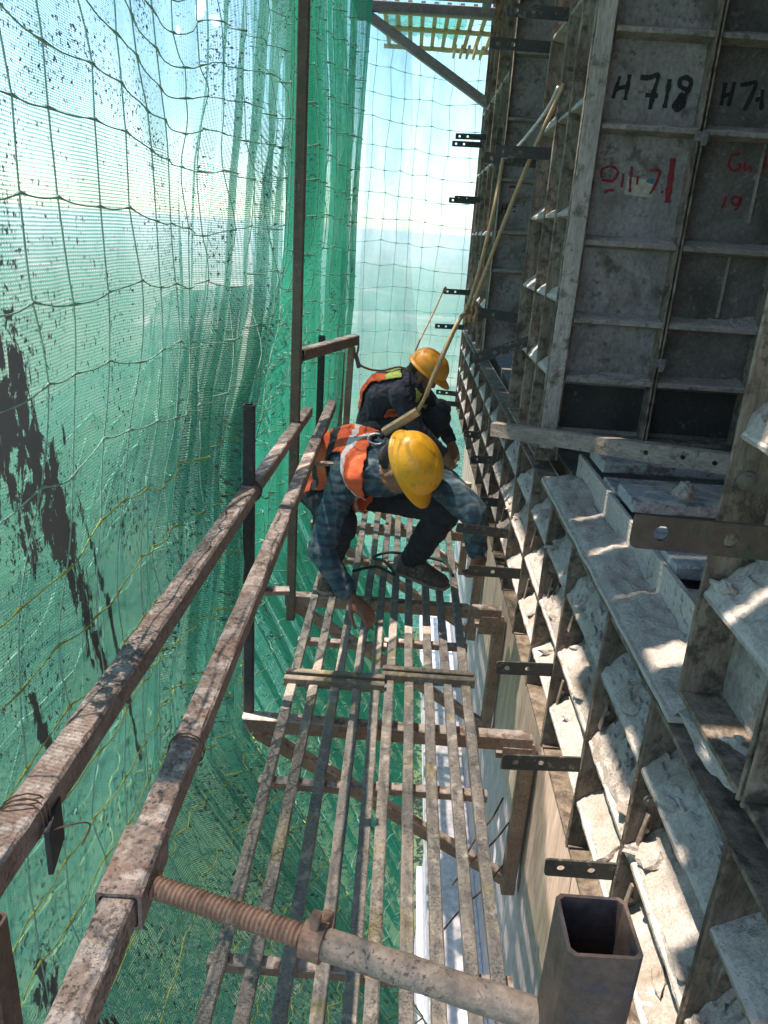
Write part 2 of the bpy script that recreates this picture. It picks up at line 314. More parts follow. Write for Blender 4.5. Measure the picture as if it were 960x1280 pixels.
def plate(outline, holes, th, to3, hole_r=None):
    """flat plate in a local plane with real holes; to3(a, b, c) maps to the world"""
    bm = bmesh.new(); loops = [outline]
    for (cx, cy, r) in holes: loops.append([(cx + r * math.cos(2 * math.pi * k / 10), cy + r * math.sin(2 * math.pi * k / 10)) for k in range(10)])
    es = []
    for lp in loops:
        vs = [bm.verts.new((a, b, 0)) for a, b in lp]
        es += [bm.edges.new((vs[i], vs[(i + 1) % len(vs)])) for i in range(len(vs))]
    bmesh.ops.triangle_fill(bm, use_beauty=True, use_dissolve=False, edges=es)
    fs = [f for f in bm.faces if not any((f.calc_center_median().x - cx) ** 2 + (f.calc_center_median().y - cy) ** 2 < (r * 0.93) ** 2 for cx, cy, r in holes)]
    bm.verts.ensure_lookup_table(); bm.verts.index_update()
    co = [(v.co.x, v.co.y) for v in bm.verts]; tris = [tuple(v.index for v in f.verts) for f in fs]; bm.free()
    n = len(co); mb = MB(); vs = [to3(a, b, -th / 2) for a, b in co] + [to3(a, b, th / 2) for a, b in co]
    f2 = [tuple(reversed(t)) for t in tris] + [tuple(i + n for i in t) for t in tris]
    o = 0
    for lp in loops:
        k = len(lp)
        f2 += [(o + i, o + (i + 1) % k, o + (i + 1) % k + n, o + i + n) for i in range(k)]
        o += k
    mb.add(vs, f2); return mb
ORD = ['first', 'second', 'third', 'fourth', 'fifth', 'sixth', 'seventh', 'eighth', 'ninth', 'tenth', 'eleventh', 'twelfth', 'thirteenth', 'fourteenth', 'fifteenth', 'sixteenth', 'seventeenth', 'eighteenth']

# ------------------------------------------------------------------ ground far below, woods
GZ = -45.0
s = NT('far_ground'); p = s.pos()
c = s.mix(s.ramp(s.noise(p, 0.012, 6, .6), .4, .6), rgb(0.06, 0.11, 0.035), rgb(0.13, 0.16, 0.07))
c = s.mix(s.ramp(s.noise(p, 0.005, 4, .5, 1.0), .56, .62), c, rgb(0.30, 0.26, 0.19))
c = s.mix(s.ramp(s.noise(p, 0.15, 4, .6), .5, .7), c, rgb(0.04, 0.075, 0.025))
M['ground'] = s.done(s.bsdf(c, 0.95))
g = MB(); n = 24
for i in range(n + 1):
    for j in range(n + 1): g.v.append(((i / n - .5) * 12000, (j / n - .5) * 12000, GZ))
for i in range(n):
    for j in range(n): a = i * (n + 1) + j; g.f.append((a, a + n + 1, a + n + 2, a + 1)); g.mi.append(0)
tag(g.build('ground', 'ground'), kind='structure')
s = NT('wood_leaves'); p = s.pos()
c = s.mix(s.ramp(s.noise(p, 0.5, 4), .35, .65), rgb(0.035, 0.075, 0.02), rgb(0.09, 0.13, 0.035)); M['leaves'] = s.done(s.bsdf(c, 0.8))
wd = MB()
for k in range(1500):
    y = 8 + 170 * random.random() ** 1.2; x = -60 + 90 * random.random()
    if x > -1.5 and y < 14: continue
    r = random.uniform(1.6, 3.4); hgt = random.uniform(2.5, 6)
    for q in range(60):
        a = random.uniform(0, 6.283); rr = r * math.sqrt(random.random()); cz = GZ + hgt * random.uniform(.35, 1) ; cx = x + rr * math.cos(a); cy = y + rr * math.sin(a)
        sz = random.uniform(.14, .34)
        vs = [V((cx, cy, cz)) + V((random.gauss(0, 1), random.gauss(0, 1), random.gauss(0, .7))) * sz for _ in range(4)]
        wd.add(vs, [(0, 1, 2), (0, 2, 3)])
tag(wd.build('woodland', 'leaves'), 'mass of green trees and scrub far below the platform', 'trees', kind='stuff')

# ------------------------------------------------------------------ the building below the formwork
WX = 0.57
bld = thing('concrete_building', 'tall concrete building with bare streaked wall band, grey plaster and white ledges below the formwork', 'building', (WX, 2, GZ))
def bpart(name, mb, mat): return reparent(mb.build(name, mat), bld)
bpart('bare_wall', MB().box((WX + .15, 1.6, -.18), (.3, 9.2, .92)), 'concrete')
bpart('plaster_wall', MB().box((WX + .155, 1.6, (GZ - .64) / 2), (.3, 9.19, -.64 - GZ)), 'lavender')
for k in range(14):
    z = -1.72 - 3.05 * k
    pj = .255 if k == 0 else .05
    bpart('ledge', MB().box((WX - pj / 2 + .003, 1.6, z), (pj, 9.3, .12)), 'white')
# ------------------------------------------------------------------ formwork
FT, FX = 0.44, 0.505     # flange tips, sheet plane
def heap(mb, L0, L1, f3, depth, h, seed, n=44, m_=9):
    """set cement lying along a shelf: f3(l, d, z) maps to the world"""
    rows = []
    for i in range(n + 1):
        l = L0 + (L1 - L0) * i / n; row = []
        env = 0.55 + 0.75 * mnoise.noise(V((l * 7 + seed, seed * 1.7, 0))) 
        for j in range(m_ + 1):
            t = j / m_
            z = h * max(0.02, env * (1 - t) ** 0.9 + (0.42 * mnoise.noise(V((l * 31 + seed, t * 4, seed))) + .5 * (0.35 - abs(mnoise.noise(V((l * 60 + seed, t * 8, seed * 2)))))) * (1 - t * .5) + 0.12)
            z += h * .22 * mnoise.noise(V((l * 120 + seed, t * 14, seed))) * (j < m_); dd = depth * t + (0.006 * mnoise.noise(V((l * 30, seed, 4))) if j == m_ else 0)
            row.append(f3(l, dd, z if j < m_ else -0.004))
        rows.append(row)
    vs = [q for r in rows for q in r]; k = m_ + 1
    mb.add(vs, [(i * k + j, i * k + j + 1, (i + 1) * k + j + 1, (i + 1) * k + j) for i in range(n) for j in range(m_)])
    return mb
CHUNK = []
def chunk_mesh(seed, sub=2):
    bm = bmesh.new(); bmesh.ops.create_icosphere(bm, subdivisions=sub, radius=1)
    for v in bm.verts:
        d = v.co.normalized(); k = 1 + .6 * mnoise.noise(d * 1.5 + V((seed * 3.3, 0, 0))) + .25 * mnoise.noise(d * 4 + V((0, seed, 0)))
        v.co = V((d.x, d.y, max(-.4, d.z) * .75)) * k
    me = bpy.data.meshes.new('cement_chunk'); bm.to_mesh(me); bm.free(); me.materials.append(M['crust']); return me
CHUNK = [chunk_mesh(k) for k in range(6)]
rc = random.Random(11)
def form_panel(label, o3, a0, a1, z0, z1, shelves, group=None, depth=FX - FT, face='face', flange='flange', crust=True, seed=0, shelf_mat='stiff', bolts=(), pale0=False, heap_h=0.05, name='formwork_panel', pins=(), sk=1.0):
    """o3(a, d, z): along, out of the sheet, up"""
    am = (a0 + a1) / 2
    t = thing(name, label, 'formwork', o3(am, 0, z0), group)
    def add(nm, mb, mat, **k): return reparent(mb.build(nm, mat, **k), t)
    def bx(a, b, d0, d1, za, zb):
        mb = MB(); vs = [o3(x, y, z) for x in (a, b) for y in (d0, d1) for z in (za, zb)]
        return mb.add(vs, [(0, 1, 3, 2), (4, 6, 7, 5), (0, 4, 5, 1), (2, 3, 7, 6), (0, 2, 6, 4), (1, 5, 7, 3)])
    add('face_sheet', bx(a0 + .002, a1 - .002, -.006, 0, z0 + .001, z1 - .001), face)
    th = 0.007
    for (a, b, mt) in ((a0 + .001, a0 + th, 'flange_pale' if pale0 else flange), (a1 - th, a1 - .001, flange)):
        mb = MB(); n = max(4, int((z1 - z0) / .05)); rings = []
        for i in range(n + 1):
            z = z0 + (z1 - z0) * i / n
            jt = 0.0018 * mnoise.noise(V((a * 9, z * 31, seed))); ja = 0.0012 * mnoise.noise(V((a * 5, z * 12, seed + 3)))
            rings.append([o3(a + ja, .001, z), o3(b + ja, .001, z), o3(b + ja, depth + jt - .002, z), o3(b - .002 + ja, depth + jt, z), o3(a + .002 + ja, depth + jt, z), o3(a + ja, depth + jt - .002, z)])
        fl = add('flange', mb.loft(rings), mt)
        if pins and a < am:
            for zp in pins:
                pm = MB(); p0 = o3(a - .001, depth * .5, zp); p1 = o3(a - .020, depth * .55, zp - .003)
                sweep(pm, circ(.0065, 8), p0, p1); sweep(pm, rect(.004, .020, .001), o3(a - .013, depth * .5 + .004, zp + .030), o3(a - .016, depth * .5 + .012, zp - .042), 3, .001, up=V((0, 1, 0)))
                pn_ = reparent(pm.build('wedge_pin', 'bolt'), t); pn_.parent = fl; pn_.matrix_parent_inverse = Matrix()
        for (zb, db) in bolts:
            for sg, e in ((-1, a), ):
                bm_ = MB(); c0 = o3(e - .0005, db, zb); c1 = o3(e - .006, db, zb); c2 = o3(e - .010, db, zb)
                sweep(bm_, circ(.0125, 14), c0, c1); sweep(bm_, circ(.008, 6), c1, c2)
                b_ = reparent(bm_.build('bolt', 'bolt'), t); b_.parent = fl; b_.matrix_parent_inverse = Matrix()
    add('end_rail', bx(a0 + th, a1 - th, 0.0005, depth - .004, z0 + .001, z0 + .009), flange)
    add('end_rail', bx(a0 + th, a1 - th, 0.0005, depth - .004, z1 - .009, z1 - .001), flange)
    for i, z in enumerate(shelves):
        mb = MB(); n = 8; rings = []
        for k in range(n + 1):
            a = a0 + th + .0005 + (a1 - a0 - 2 * th - .001) * k / n; e = 0.003 * mnoise.noise(V((a * 21, z * 9, seed)))
            rings.append([o3(a, .0005, z - .045 * sk), o3(a, depth * .90 + e, z - .034 * sk), o3(a, depth * .93 + e, z - .032 * sk), o3(a, depth * .93 + e, z - .026 * sk * sk + e), o3(a, depth * .90 + e, z - .023 * sk * sk + e), o3(a, .0005, z + .012 * sk)])
        st = add('stiffener', mb.loft(rings), shelf_mat)
        if crust:
            hp = heap(MB(), a0 + th + .001, a1 - th - .001, lambda l, d, zz, z=z: o3(l, d + .001, z - .024 * sk * sk + zz + (.024 * sk * sk + .008 * sk) * (1 - d / (depth * .88))), depth * .88, heap_h * random.choice((.25, .35, .5, .6, 1.0)), seed * 13 + i * 7 + z)
            c_ = reparent(hp.build('cement_crust', 'crust', smooth=True, auto=28), t); c_.parent = st; c_.matrix_parent_inverse = Matrix()
            for q in range(rc.choice((1, 2, 3)) if (heap_h > .05 and a0 < 3.2) else 0):
                k_ = bpy.data.objects.new('cement_chunk', rc.choice(CHUNK)); COL.objects.link(k_); k_.parent = st
                dd = rc.uniform(.3, .85); k_.location = o3(rc.uniform(a0 + .03, a1 - .03), depth * dd, z + .012 - .034 * dd + .006)
                k_.scale = [rc.uniform(.008, .024) * w_ for w_ in (1, 1.3, .8)]; k_.rotation_euler = (rc.uniform(-.4, .4), rc.uniform(-.4, .4), rc.uniform(0, 6))
    return t
ow = lambda a, d, z: V((FX - d, a, z))
# low row along the slab edge
JY = [0.0, 0.40, 0.75, 1.06, 1.355, 1.71, 2.0, 2.32, 2.66, 3.03, 3.37, 3.67, 3.97, 4.35, 4.7, 5.1, 5.5, 5.84, 6.06]
for i in range(len(JY) - 1):
    form_panel('low cement-crusted formwork panel on slab edge, %s along from the open square tube' % ORD[i], ow, JY[i], JY[i + 1], .285, .872, (.44, .60, .765), 'low formwork panels along the slab edge', seed=i, face='stiff', flange='flange_low', bolts=((.53, .03),) if i in (4, 6) else ((.68, .035),), heap_h=.058, pins=(.655 + .03 * (i % 3 - 1),) + ((.47,) if i % 2 else ()))
# tall panels either side of the openings
A_ = 'tall formwork panels beside the wall openings'
form_panel('tall formwork panel with round bolt heads, nearest the brown two-hole strap', ow, .755, .985, .932, 3.3, (1.13, 1.36, 1.6, 1.9, 2.2, 2.5), A_, seed=31, bolts=((1.271, .04), (1.074, .04), (1.5, .04)), face='stiff', heap_h=.07)
form_panel('tall formwork panel under the overhead edge before the round-bolted panel', ow, .30, .750, .932, 3.3, (1.13, 1.36, 1.6, 1.9), A_, seed=32, face='stiff', heap_h=.07)
YB = [2.182, 2.34, 2.55, 2.77, 3.10]
for i in range(4):
    form_panel('tall streaked formwork panel, %s beyond the painted H718 wall' % ORD[i], ow, YB[i], YB[i + 1], .99 if i == 0 else .90, 3.4, (1.2, 1.42, 1.66, 1.95, 2.25, 2.6), A_, seed=40 + i, bolts=((1.12, .035), (1.33, .03), (1.6, .035), (1.72, .03), (2.05, .035)), heap_h=.035)
YC = [4.45, 4.8, 5.15, 5.5, 5.8, 6.06]
for i in range(5):
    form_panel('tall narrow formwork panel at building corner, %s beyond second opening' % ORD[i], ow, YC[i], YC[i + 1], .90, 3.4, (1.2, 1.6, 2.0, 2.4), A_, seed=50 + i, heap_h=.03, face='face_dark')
# return walls facing the camera
RW = 2.17
orw = lambda a, d, z: V((a, RW - d, z))
SZ = (1.21, 1.37, 1.57, 1.845, 2.055, 2.3, 2.6)
cols = [(.447, .700), (.702, .96), (.962, 1.22), (1.222, 1.5)]
marks = {
    'black1': [[(0.49, 1.95), (0.48, 1.9)], [(0.513, 1.955), (0.511, 1.898)], [(0.485, 1.922), (0.514, 1.929)], [(0.54, 1.95), (0.561, 1.951), (0.583, 1.956), (0.579, 1.92), (0.576, 1.881)], [(0.559, 1.912), (0.591, 1.912)], [(0.613, 1.95), (0.613, 1.919), (0.612, 1.886)], [(0.659, 1.93), (0.642, 1.936), (0.639, 1.95), (0.652, 1.956), (0.666, 1.948), (0.664, 1.929), (0.652, 1.908), (0.638, 1.888)], [(0.652, 1.922), (0.641, 1.905), (0.634, 1.892), (0.645, 1.884), (0.657, 1.896), (0.658, 1.912)]],
    'black2': [[(0.752, 1.951), (0.752, 1.9)], [(0.774, 1.953), (0.77, 1.899)], [(0.753, 1.921), (0.774, 1.928)], [(0.789, 1.948), (0.808, 1.951), (0.827, 1.954), (0.821, 1.922), (0.811, 1.892)], [(0.846, 1.941), (0.853, 1.895)], [(0.834, 1.915), (0.847, 1.923)]],
    'red1': [[(0.482, 1.717), (0.479, 1.736), (0.502, 1.745), (0.521, 1.733), (0.51, 1.711), (0.482, 1.713)], [(0.536, 1.73), (0.537, 1.697)], [(0.555, 1.748), (0.556, 1.722), (0.56, 1.687)], [(0.574, 1.727), (0.575, 1.706)], [(0.602, 1.742), (0.627, 1.741), (0.624, 1.714), (0.612, 1.685)], [(0.64, 1.694), (0.645, 1.691)], [(0.494, 1.681), (0.503, 1.688), (0.518, 1.689)]],
    'blob': [[(0.656, 1.773), (0.659, 1.722), (0.661, 1.668)]],
    'red2': [[(0.823, 1.794), (0.804, 1.788), (0.801, 1.765), (0.818, 1.753), (0.832, 1.765), (0.82, 1.773)], [(0.84, 1.775), (0.844, 1.756), (0.856, 1.766), (0.859, 1.753)], [(0.871, 1.758), (0.874, 1.754)], [(0.89, 1.791), (0.89, 1.77), (0.892, 1.748)], [(0.811, 1.693), (0.808, 1.677), (0.805, 1.662)], [(0.844, 1.691), (0.83, 1.692), (0.826, 1.68), (0.84, 1.673), (0.849, 1.69), (0.847, 1.672), (0.839, 1.66)]],
}
def ribbon(mb, pts, wd_, y, seed=0, off=(0, 0), sc_=1.0):
    P = spline([(a * sc_ + off[0], 0, b * sc_ + off[1]) for a, b in pts], 5) if len(pts) > 2 else [V((pts[0][0] * sc_ + off[0], 0, pts[0][1] * sc_ + off[1])).lerp(V((pts[1][0] * sc_ + off[0], 0, pts[1][1] * sc_ + off[1])), k / 5) for k in range(6)]
    L = []
    for i, q in enumerate(P):
        t = (P[min(i + 1, len(P) - 1)] - P[max(i - 1, 0)]).normalized(); nrm = V((-t.z, 0, t.x))
        ww = wd_ * (0.85 + 0.5 * mnoise.noise(V((i * .7, seed, q.x * 30))))
        L.append((q + nrm * ww / 2, q - nrm * ww / 2))
    vs = [V((p.x, y, p.z)) for pr in L for p in pr]
    mb.add(vs, [(2 * i, 2 * i + 1, 2 * i + 3, 2 * i + 2) for i in range(len(L) - 1)]); return mb
rlab = ['painted H718 formwork panel with red scrawl and paper scrap facing the platform', 'formwork panel painted H7 and red Gr 19, right of the H718 panel', 'unmarked formwork panel deeper in the opening, second past H718 panel', 'unmarked formwork panel deepest in the opening, third past H718 panel']
for i, (a0, a1) in enumerate(cols):
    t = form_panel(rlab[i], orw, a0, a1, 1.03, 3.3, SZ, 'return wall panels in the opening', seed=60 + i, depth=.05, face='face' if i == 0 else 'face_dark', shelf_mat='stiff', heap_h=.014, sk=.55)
    reparent(MB().box((( a0 + a1) / 2, RW - .002, 1.115), (a1 - a0 - .02, .004, .125)).build('dark_sheet', 'face_black'), t)  # near-black strip across the foot of each return panel
    if i < 2:
        for k, (key, wd_, mt) in enumerate((('black1', .0125, 'paint_black'), ('red1', .008, 'paint_red'), ('blob', .019, 'paint_red')) if i == 0 else (('black2', .0115, 'paint_black'), ('red2', .0075, 'paint_red'))):
            for j, st in enumerate(marks[key]): reparent(ribbon(MB(), st, wd_, RW - .0014 - .0002 * j, j + k * 9).build('painted_stroke', mt), t)
    if i == 0:
        reparent(MB().box((.583, RW - .0012, 1.70), (.072, .001, .042), Matrix.Rotation(.08, 3, 'Y')).build('paper_scrap', 'paper'), t)
        reparent(MB().add([(.600, RW - .0022, 1.722), (.620, RW - .0022, 1.722), (.618, RW - .0022, 1.708), (.596, RW - .0022, 1.714)], [(0, 1, 2, 3)]).build('paper_print', 'blue_print'), t)
    if i == 1:
        for a_ in (.85,):
            reparent(MB().box((a_ + .03, RW - .004, 1.73), (.006, .007, .2)).build('rib', 'stiff'), t); reparent(MB().box((a_ + .0, RW - .004, 1.475), (.006, .007, .18)).build('rib', 'stiff'), t)
    for zc in ((1.82, 1.26) if i == 0 else (1.3,)):
        wc = MB(); wc.box((a1 + .001, RW - .058, zc), (.034, .012, .022)); wc.box((a1 + .004, RW - .067, zc - .004), (.012, .012, .034)); reparent(wc.build('wedge_clip', 'greysteel'), t)
R2 = 4.44
orw2 = lambda a, d, z: V((a, R2 - d, z))
for i, (a0, a1) in enumerate(((.447, .70), (.702, .95))):
    t = form_panel(['grey formwork panel with small black H and red dash in second opening', 'blank grey formwork panel deep in second opening'][i], orw2, a0, a1, .95, 3.3, (1.15, 1.40, 1.60, 1.86, 2.15, 2.45), 'return wall panels in the opening', seed=70 + i, depth=.05, heap_h=.012, sk=.55)
    if i == 0:
        for st in ([(.478, 1.735), (.476, 1.68)], [(.50, 1.735), (.498, 1.682)], [(.477, 1.708), (.499, 1.71)], [(.535, 1.72), (.552, 1.722)], [(.535, 1.695), (.552, 1.697)]): reparent(ribbon(MB(), st, .009, R2 - .0015).build('painted_stroke', 'paint_black'), t)
        reparent(ribbon(MB(), [(.50, 1.815), (.525, 1.82), (.55, 1.812)], .014, R2 - .0016).build('painted_stroke', 'paint_red'), t)
ca_ = thing('corner_angle', 'pale cement-smeared corner angle standing at the edge of the H718 panel', 'angle', (.43, 2.115, 1.0))
mbc = MB(); rings = []
for i in range(61):
    z = 1.0 + 2.4 * i / 60; e = .002 * mnoise.noise(V((1, z * 14, 0))); rings.append([V((.404 + e, 2.112, z)), V((.4465, 2.112, z)), V((.4465, 2.118, z)), V((.404 + e, 2.118, z))])
reparent(mbc.loft(rings).build('front_leg', 'flange_pale'), ca_)
reparent(MB().box((.443, 2.149, 2.2), (.006, .060, 2.4)).build('side_leg', 'flange_pale'), ca_)
# ledge lip along the first opening
lp = thing('ledge_angle', 'long pale cement-coated angle ledge along the edge of the near opening', 'angle', (.48, 1.6, .88))
def slab(y0, y1, f, n=44, seed=0):
    mb = MB(); rings = []
    for i in range(n + 1):
        y = y0 + (y1 - y0) * i / n; rings.append([V((a, y, b)) for a, b in f(y)])
    return mb.loft(rings)
nz = lambda *a: mnoise.noise(V(a))
reparent(slab(.99, 2.20, lambda y: [(FT + .002 + .003 * nz(y * 12, 1, 0), .876), (.535, .876), (.535, .886), (FT + .002 + .003 * nz(y * 12, 1, 0), .886)]).build('horizontal_leg', 'lip'), lp)
reparent(slab(.99, 2.17, lambda y: [(.537, .876), (.5455, .876), (.5455 + .002 * nz(y * 9, 3, 3), .975 + .002 * nz(y * 15, 2, 2)), (.5365, .975 + .003 * nz(y * 15, 5, 2))]).build('vertical_leg', 'lip'), lp)
hp = heap(MB(), .995, 2.19, lambda l, d, z: V((.536 - d, l, .887 + z)), .09, .034, 5, 90, 8); reparent(hp.build('cement_crust', 'crust', smooth=True), lp)
# lumps, wing nut
def lump(name, c, r, label, seed, mat='crust', sq=(1, 1, .7)):
    bm = bmesh.new(); bmesh.ops.create_icosphere(bm, subdivisions=3, radius=1)
    for v in bm.verts:
        d = v.co.normalized(); k = 1 + .45 * mnoise.noise(d * 1.6 + V((seed, 0, 0))) + .16 * mnoise.noise(d * 4.5 + V((0, seed, 0)))
        v.co = V((d.x * sq[0], d.y * sq[1], max(-.45, d.z) * sq[2])) * k * r
    me = bpy.data.meshes.new(name); bm.to_mesh(me); bm.free(); me.materials.append(M[mat])
    o = bpy.data.objects.new(name, me); COL.objects.link(o); o.location = c; tag(o, label, 'lump'); return o
lump('cement_lump', (.472, .90, .905), .04, 'rough grey cement lump at foot of the round-bolted tall panel', 3, sq=(.8, 1.9, .55))
lump('cement_lump', (.485, 1.00, .91), .026, 'small cement lump where the angle ledge meets the round-bolted panel', 5)
lump('cement_lump', (.66, 1.66, 1.037), .022, 'angular pale cement chunk on the boards inside the opening', 8, sq=(1, .8, 1.1))
wn = thing('wing_nut', 'cement-coated wing nut and plate stuck on the crust under the bolted panel', 'nut', (.475, .85, .925))
mbw = MB(); tube(mbw, spline([(.462, .87, .938), (.474, .852, .945), (.490, .832, .938)], 5), [.005] * 5 + [.007] * 6, 8); reparent(mbw.build('wing', 'crust', smooth=True), wn)
mbw = MB(); sweep(mbw, circ(.008, 8), (.477, .85, .92), (.477, .85, .955)); reparent(mbw.build('stud', 'crust'), wn)
# boards and strip inside the first opening
by = [2.10, 1.93, 1.79, 1.64, 1.49, 1.33, 1.17]
for i in range(6):
    z = (1.02, .985, 1.012, .97, .99, .955)[i]
    o = MB(); sweep(o, rect(by[i] - by[i + 1] - (.025 if i % 2 else .012), .03, .004), (.548, (by[i] + by[i + 1]) / 2, z - .015), (1.5, (by[i] + by[i + 1]) / 2, z - .015), 14, .002, seed=i)
    tag(o.build('floor_board', 'board'), 'cement-dusted board across the opening floor, %s out from H718 panel' % ORD[i], 'board', 'boards on the opening floor')
P0, P1 = V((.262, 2.052, 1.060)), V((.83, 1.60, 1.118))
d = (P1 - P0).normalized(); upv = V((0, 0, 1)); upv = (upv - d * d.dot(upv)).normalized(); nn = d.cross(upv)
L = (P1 - P0).length
st = plate([(0, -.018), (L, -.024), (L, .024), (0, .018)], [(L * .60, 0, .0065), (L * .72, .002, .006), (L * .82, 0, .0065)], .03, lambda a, b, c_: P0 + d * a + upv * b + nn * c_)
tag(st.build('perforated_strip', 'beam'), 'grey-brown perforated metal strip lying across the opening in front of H718 panel', 'strip')
# back of the opening (dark room behind)
rm = thing('room_shell', 'dark unlit concrete room behind the openings of the formwork', 'room', (1.5, 2, .8))
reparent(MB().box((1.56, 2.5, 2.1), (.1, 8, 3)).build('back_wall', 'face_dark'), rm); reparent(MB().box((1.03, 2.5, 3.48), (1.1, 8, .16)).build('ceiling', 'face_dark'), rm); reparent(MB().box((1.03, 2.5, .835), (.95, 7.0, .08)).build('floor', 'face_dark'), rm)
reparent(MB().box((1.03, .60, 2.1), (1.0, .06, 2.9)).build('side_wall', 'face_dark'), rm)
# perforated kicker angle under the low row
pts_h = [(y, 0.0, .0075) for y in np.arange(.85, 4.2, .085)]
kk = thing('kicker_angle', 'long perforated metal angle running under the low formwork row', 'angle', (.5, 2, .25))
mbk = plate([(.0, -.03), (6.0, -.03), (6.0, .03), (.0, .03)], [(y, .012 * (-1) ** i, r) for i, (y, _, r) in enumerate(pts_h)], .006, lambda a, b, c_: V((.497 + b, a, .268 + c_)))
reparent(mbk.build('horizontal_leg', 'lip'), kk)
reparent(MB().box((.534, 3.0, .245), (.006, 6.0, .06)).build('vertical_leg', 'bracket'), kk)
for i, (y, sx) in enumerate(((1.36, .5), (1.43, .512), (1.49, .49))):
    o = MB().box((sx, y, .281), (.045, .028, .018), Matrix.Rotation(.4 * i - .3, 3, 'Z')).build('timber_wedge', 'bracket'); tag(o, 'small timber wedge on the perforated kicker angle, %s from square tube' % ORD[i], 'wedge', 'wedges on the kicker angle')
# tie straps
T = [(2.775, 2.22, .247, .0, 1), (3.108, 2.198, .228, .0, 1), (2.775, 1.825, .256, 0, 1), (3.108, 1.825, .246, 0, 1), (3.108, 1.262, .262, -.06, 1), (2.775, 1.215, .236, .36, 1),
     (5.62, 2.181, .243, 0, 2), (5.80, 2.152, .232, 0, 2), (5.50, 1.79, .267, 0, 2), (5.82, 1.79, .244, 0, 2), (5.50, 1.19, .247, 0, 2), (5.80, .92, .219, 0, 2),
     (1.06, .508, .317, .05, 0), (1.355, .506, .274, .02, 0), (1.71, .52, .295, 0, 0), (2.32, .510, .266, -.03, 0), (2.66, .517, .243, -.06, 0), (3.03, .511, .366, 0, 0), (3.37, .598, .341, 0, 0), (3.97, .56, .353, -.03, 0), (5.50, .40, .269, -.06, 0), (5.84, .41, .272, -.04, 0)]
cnt = [0, 0, 0]
names = ['black two-hole tie strap out of low formwork row, %s along from square tube', 'black two-hole tie strap out of streaked tall panels, %s from the overhead bracket down', 'black two-hole tie strap out of the far corner panels, %s from the overhead bracket down']
rt_ = random.Random(3)
for (y, z, xl, tilt, row) in T:
    tilt += rt_.uniform(-.035, .035); yaw = rt_.uniform(-.05, .05)
    x1 = FX - .004; Ls = x1 - xl; h = .0185; r = .006
    ca, sa = math.cos(tilt), math.sin(tilt); root = V((x1, y, z - 0 * tilt))
    pivot = V((FT, y, z))
    def to3(a, b, c_, ca=ca, sa=sa, pv=pivot, yw=yaw): return V((pv.x + a * ca - b * sa * 1, pv.y + c_ + min(0, a) * yw, pv.z + a * sa + b * ca))
    a0 = xl - FT; a1 = (x1 - FT) * (.2 if abs(tilt) > .2 else .95)
    o = plate([(a0 + r, -h), (a1, -h), (a1, h), (a0 + r, h), (a0 + r * .3, h - r * .3), (a0, h - r), (a0, -h + r), (a0 + r * .3, -h + r * .3)], [(a0 + .028, 0, .0075), (a0 + .082, 0, .0075)], .0045, to3)
    tag(o.build('tie_strap', 'black'), names[row] % ORD[cnt[row]], 'strap', 'tie straps'); cnt[row] += 1
h = .0185
def to3(a, b, c_): return V((.25 + a, .742 + c_, 1.276 + b - a * .03))
o = plate([(.006, -h), (.25, -h), (.25, h), (.006, h), (.0015, h - .0015), (0, h - .006), (0, -h + .006), (.0015, -h + .0015)], [(.030, 0, .0085), (.103, 0, .0085)], .006, to3)
tag(o.build('tie_strap', 'strap_brown'), 'rusty brown two-hole strap held level in front of the round-bolted tall panel', 'strap')
o = MB(); sweep(o, circ(.0055, 8), (.285, .7425, 1.276), (.275, .775, 1.28)); 
# socket tube lower right
so = MB(); sweep(so, rect(.078, .078, .006), (.250, .615, -.30), (.250, .615, .872), 10, .001, up=V((0, 1, 0)), hollow=.004)
tag(so.build('square_tube_post', 'socket'), 'open-topped rusty square steel tube post beside the low formwork', 'post')

# ------------------------------------------------------------------ scaffold brackets, posts, rails
BY = [.36, 2.225, 3.18, 4.13, 5.08]
bl = ['under the near deck behind the threaded prop', 'under the joint of the deck panels', 'under the worker in the plaid shirt', 'behind the worker in plaid, under the navy-clad worker', 'past the navy-clad worker under the far deck']
for i, y in enumerate(BY):
    t = thing('scaffold_bracket', 'brown triangular cantilever bracket ' + bl[i], 'bracket', (.4, y, -.7), 'cantilever brackets carrying the platform')
    def add(nm, mb, mt='bracket'): return reparent(mb.build(nm, mt), t)
    a = MB(); sweep(a, rect(.05, .056, .004), (-.47, y, -.085), (.54, y, -.085), 12, .001, seed=i); add('beam', a)
    a = MB(); sweep(a, rect(.05, .056, .004), (.535, y + .001, -.115), (.535, y + .001, -.76), 8, .001, up=V((0, 1, 0)), seed=i); add('wall_post', a)
    a = MB(); sweep(a, rect(.045, .045, .004), (-.43, y + .002, -.118), (.508, y + .002, -.70), 10, .001, seed=i); add('strut', a)
    add('corner_plate', MB().box((.49, y - .028, -.14), (.1, .006, .09)), 'bracket')
    add('stub', MB().box((.475, y + .055, -.175), (.09, .05, .022)), 'bracket')
pl = [('short black square guard post tied to the rails at the deck joint', 'post_black', -.455, 2.25, .034, 1.035), ('tall dark brown square post rising past the net', 'post', -.437, 3.12, .040, 3.6), ('short black guard post beyond the tall brown post', 'post_black', -.44, 4.11, .036, 1.01), ('thick rusty guard post end under the lowest rail end', 'post', -.505, .735, .05, .655), ('slim brown guard post behind the navy-clad worker', 'bracket', -.405, 5.0, .045, .80)]
for lab, mt, x, y, wd_, top in pl:
    a = MB(); sweep(a, rect(wd_, wd_, .004), (x, y, -.16 if y != .735 else -.3), (x, y, top), 16, .0012, up=V((0, 1, 0)), hollow=.004)
    tag(a.build('guard_post', mt), lab, 'post', 'guard posts')
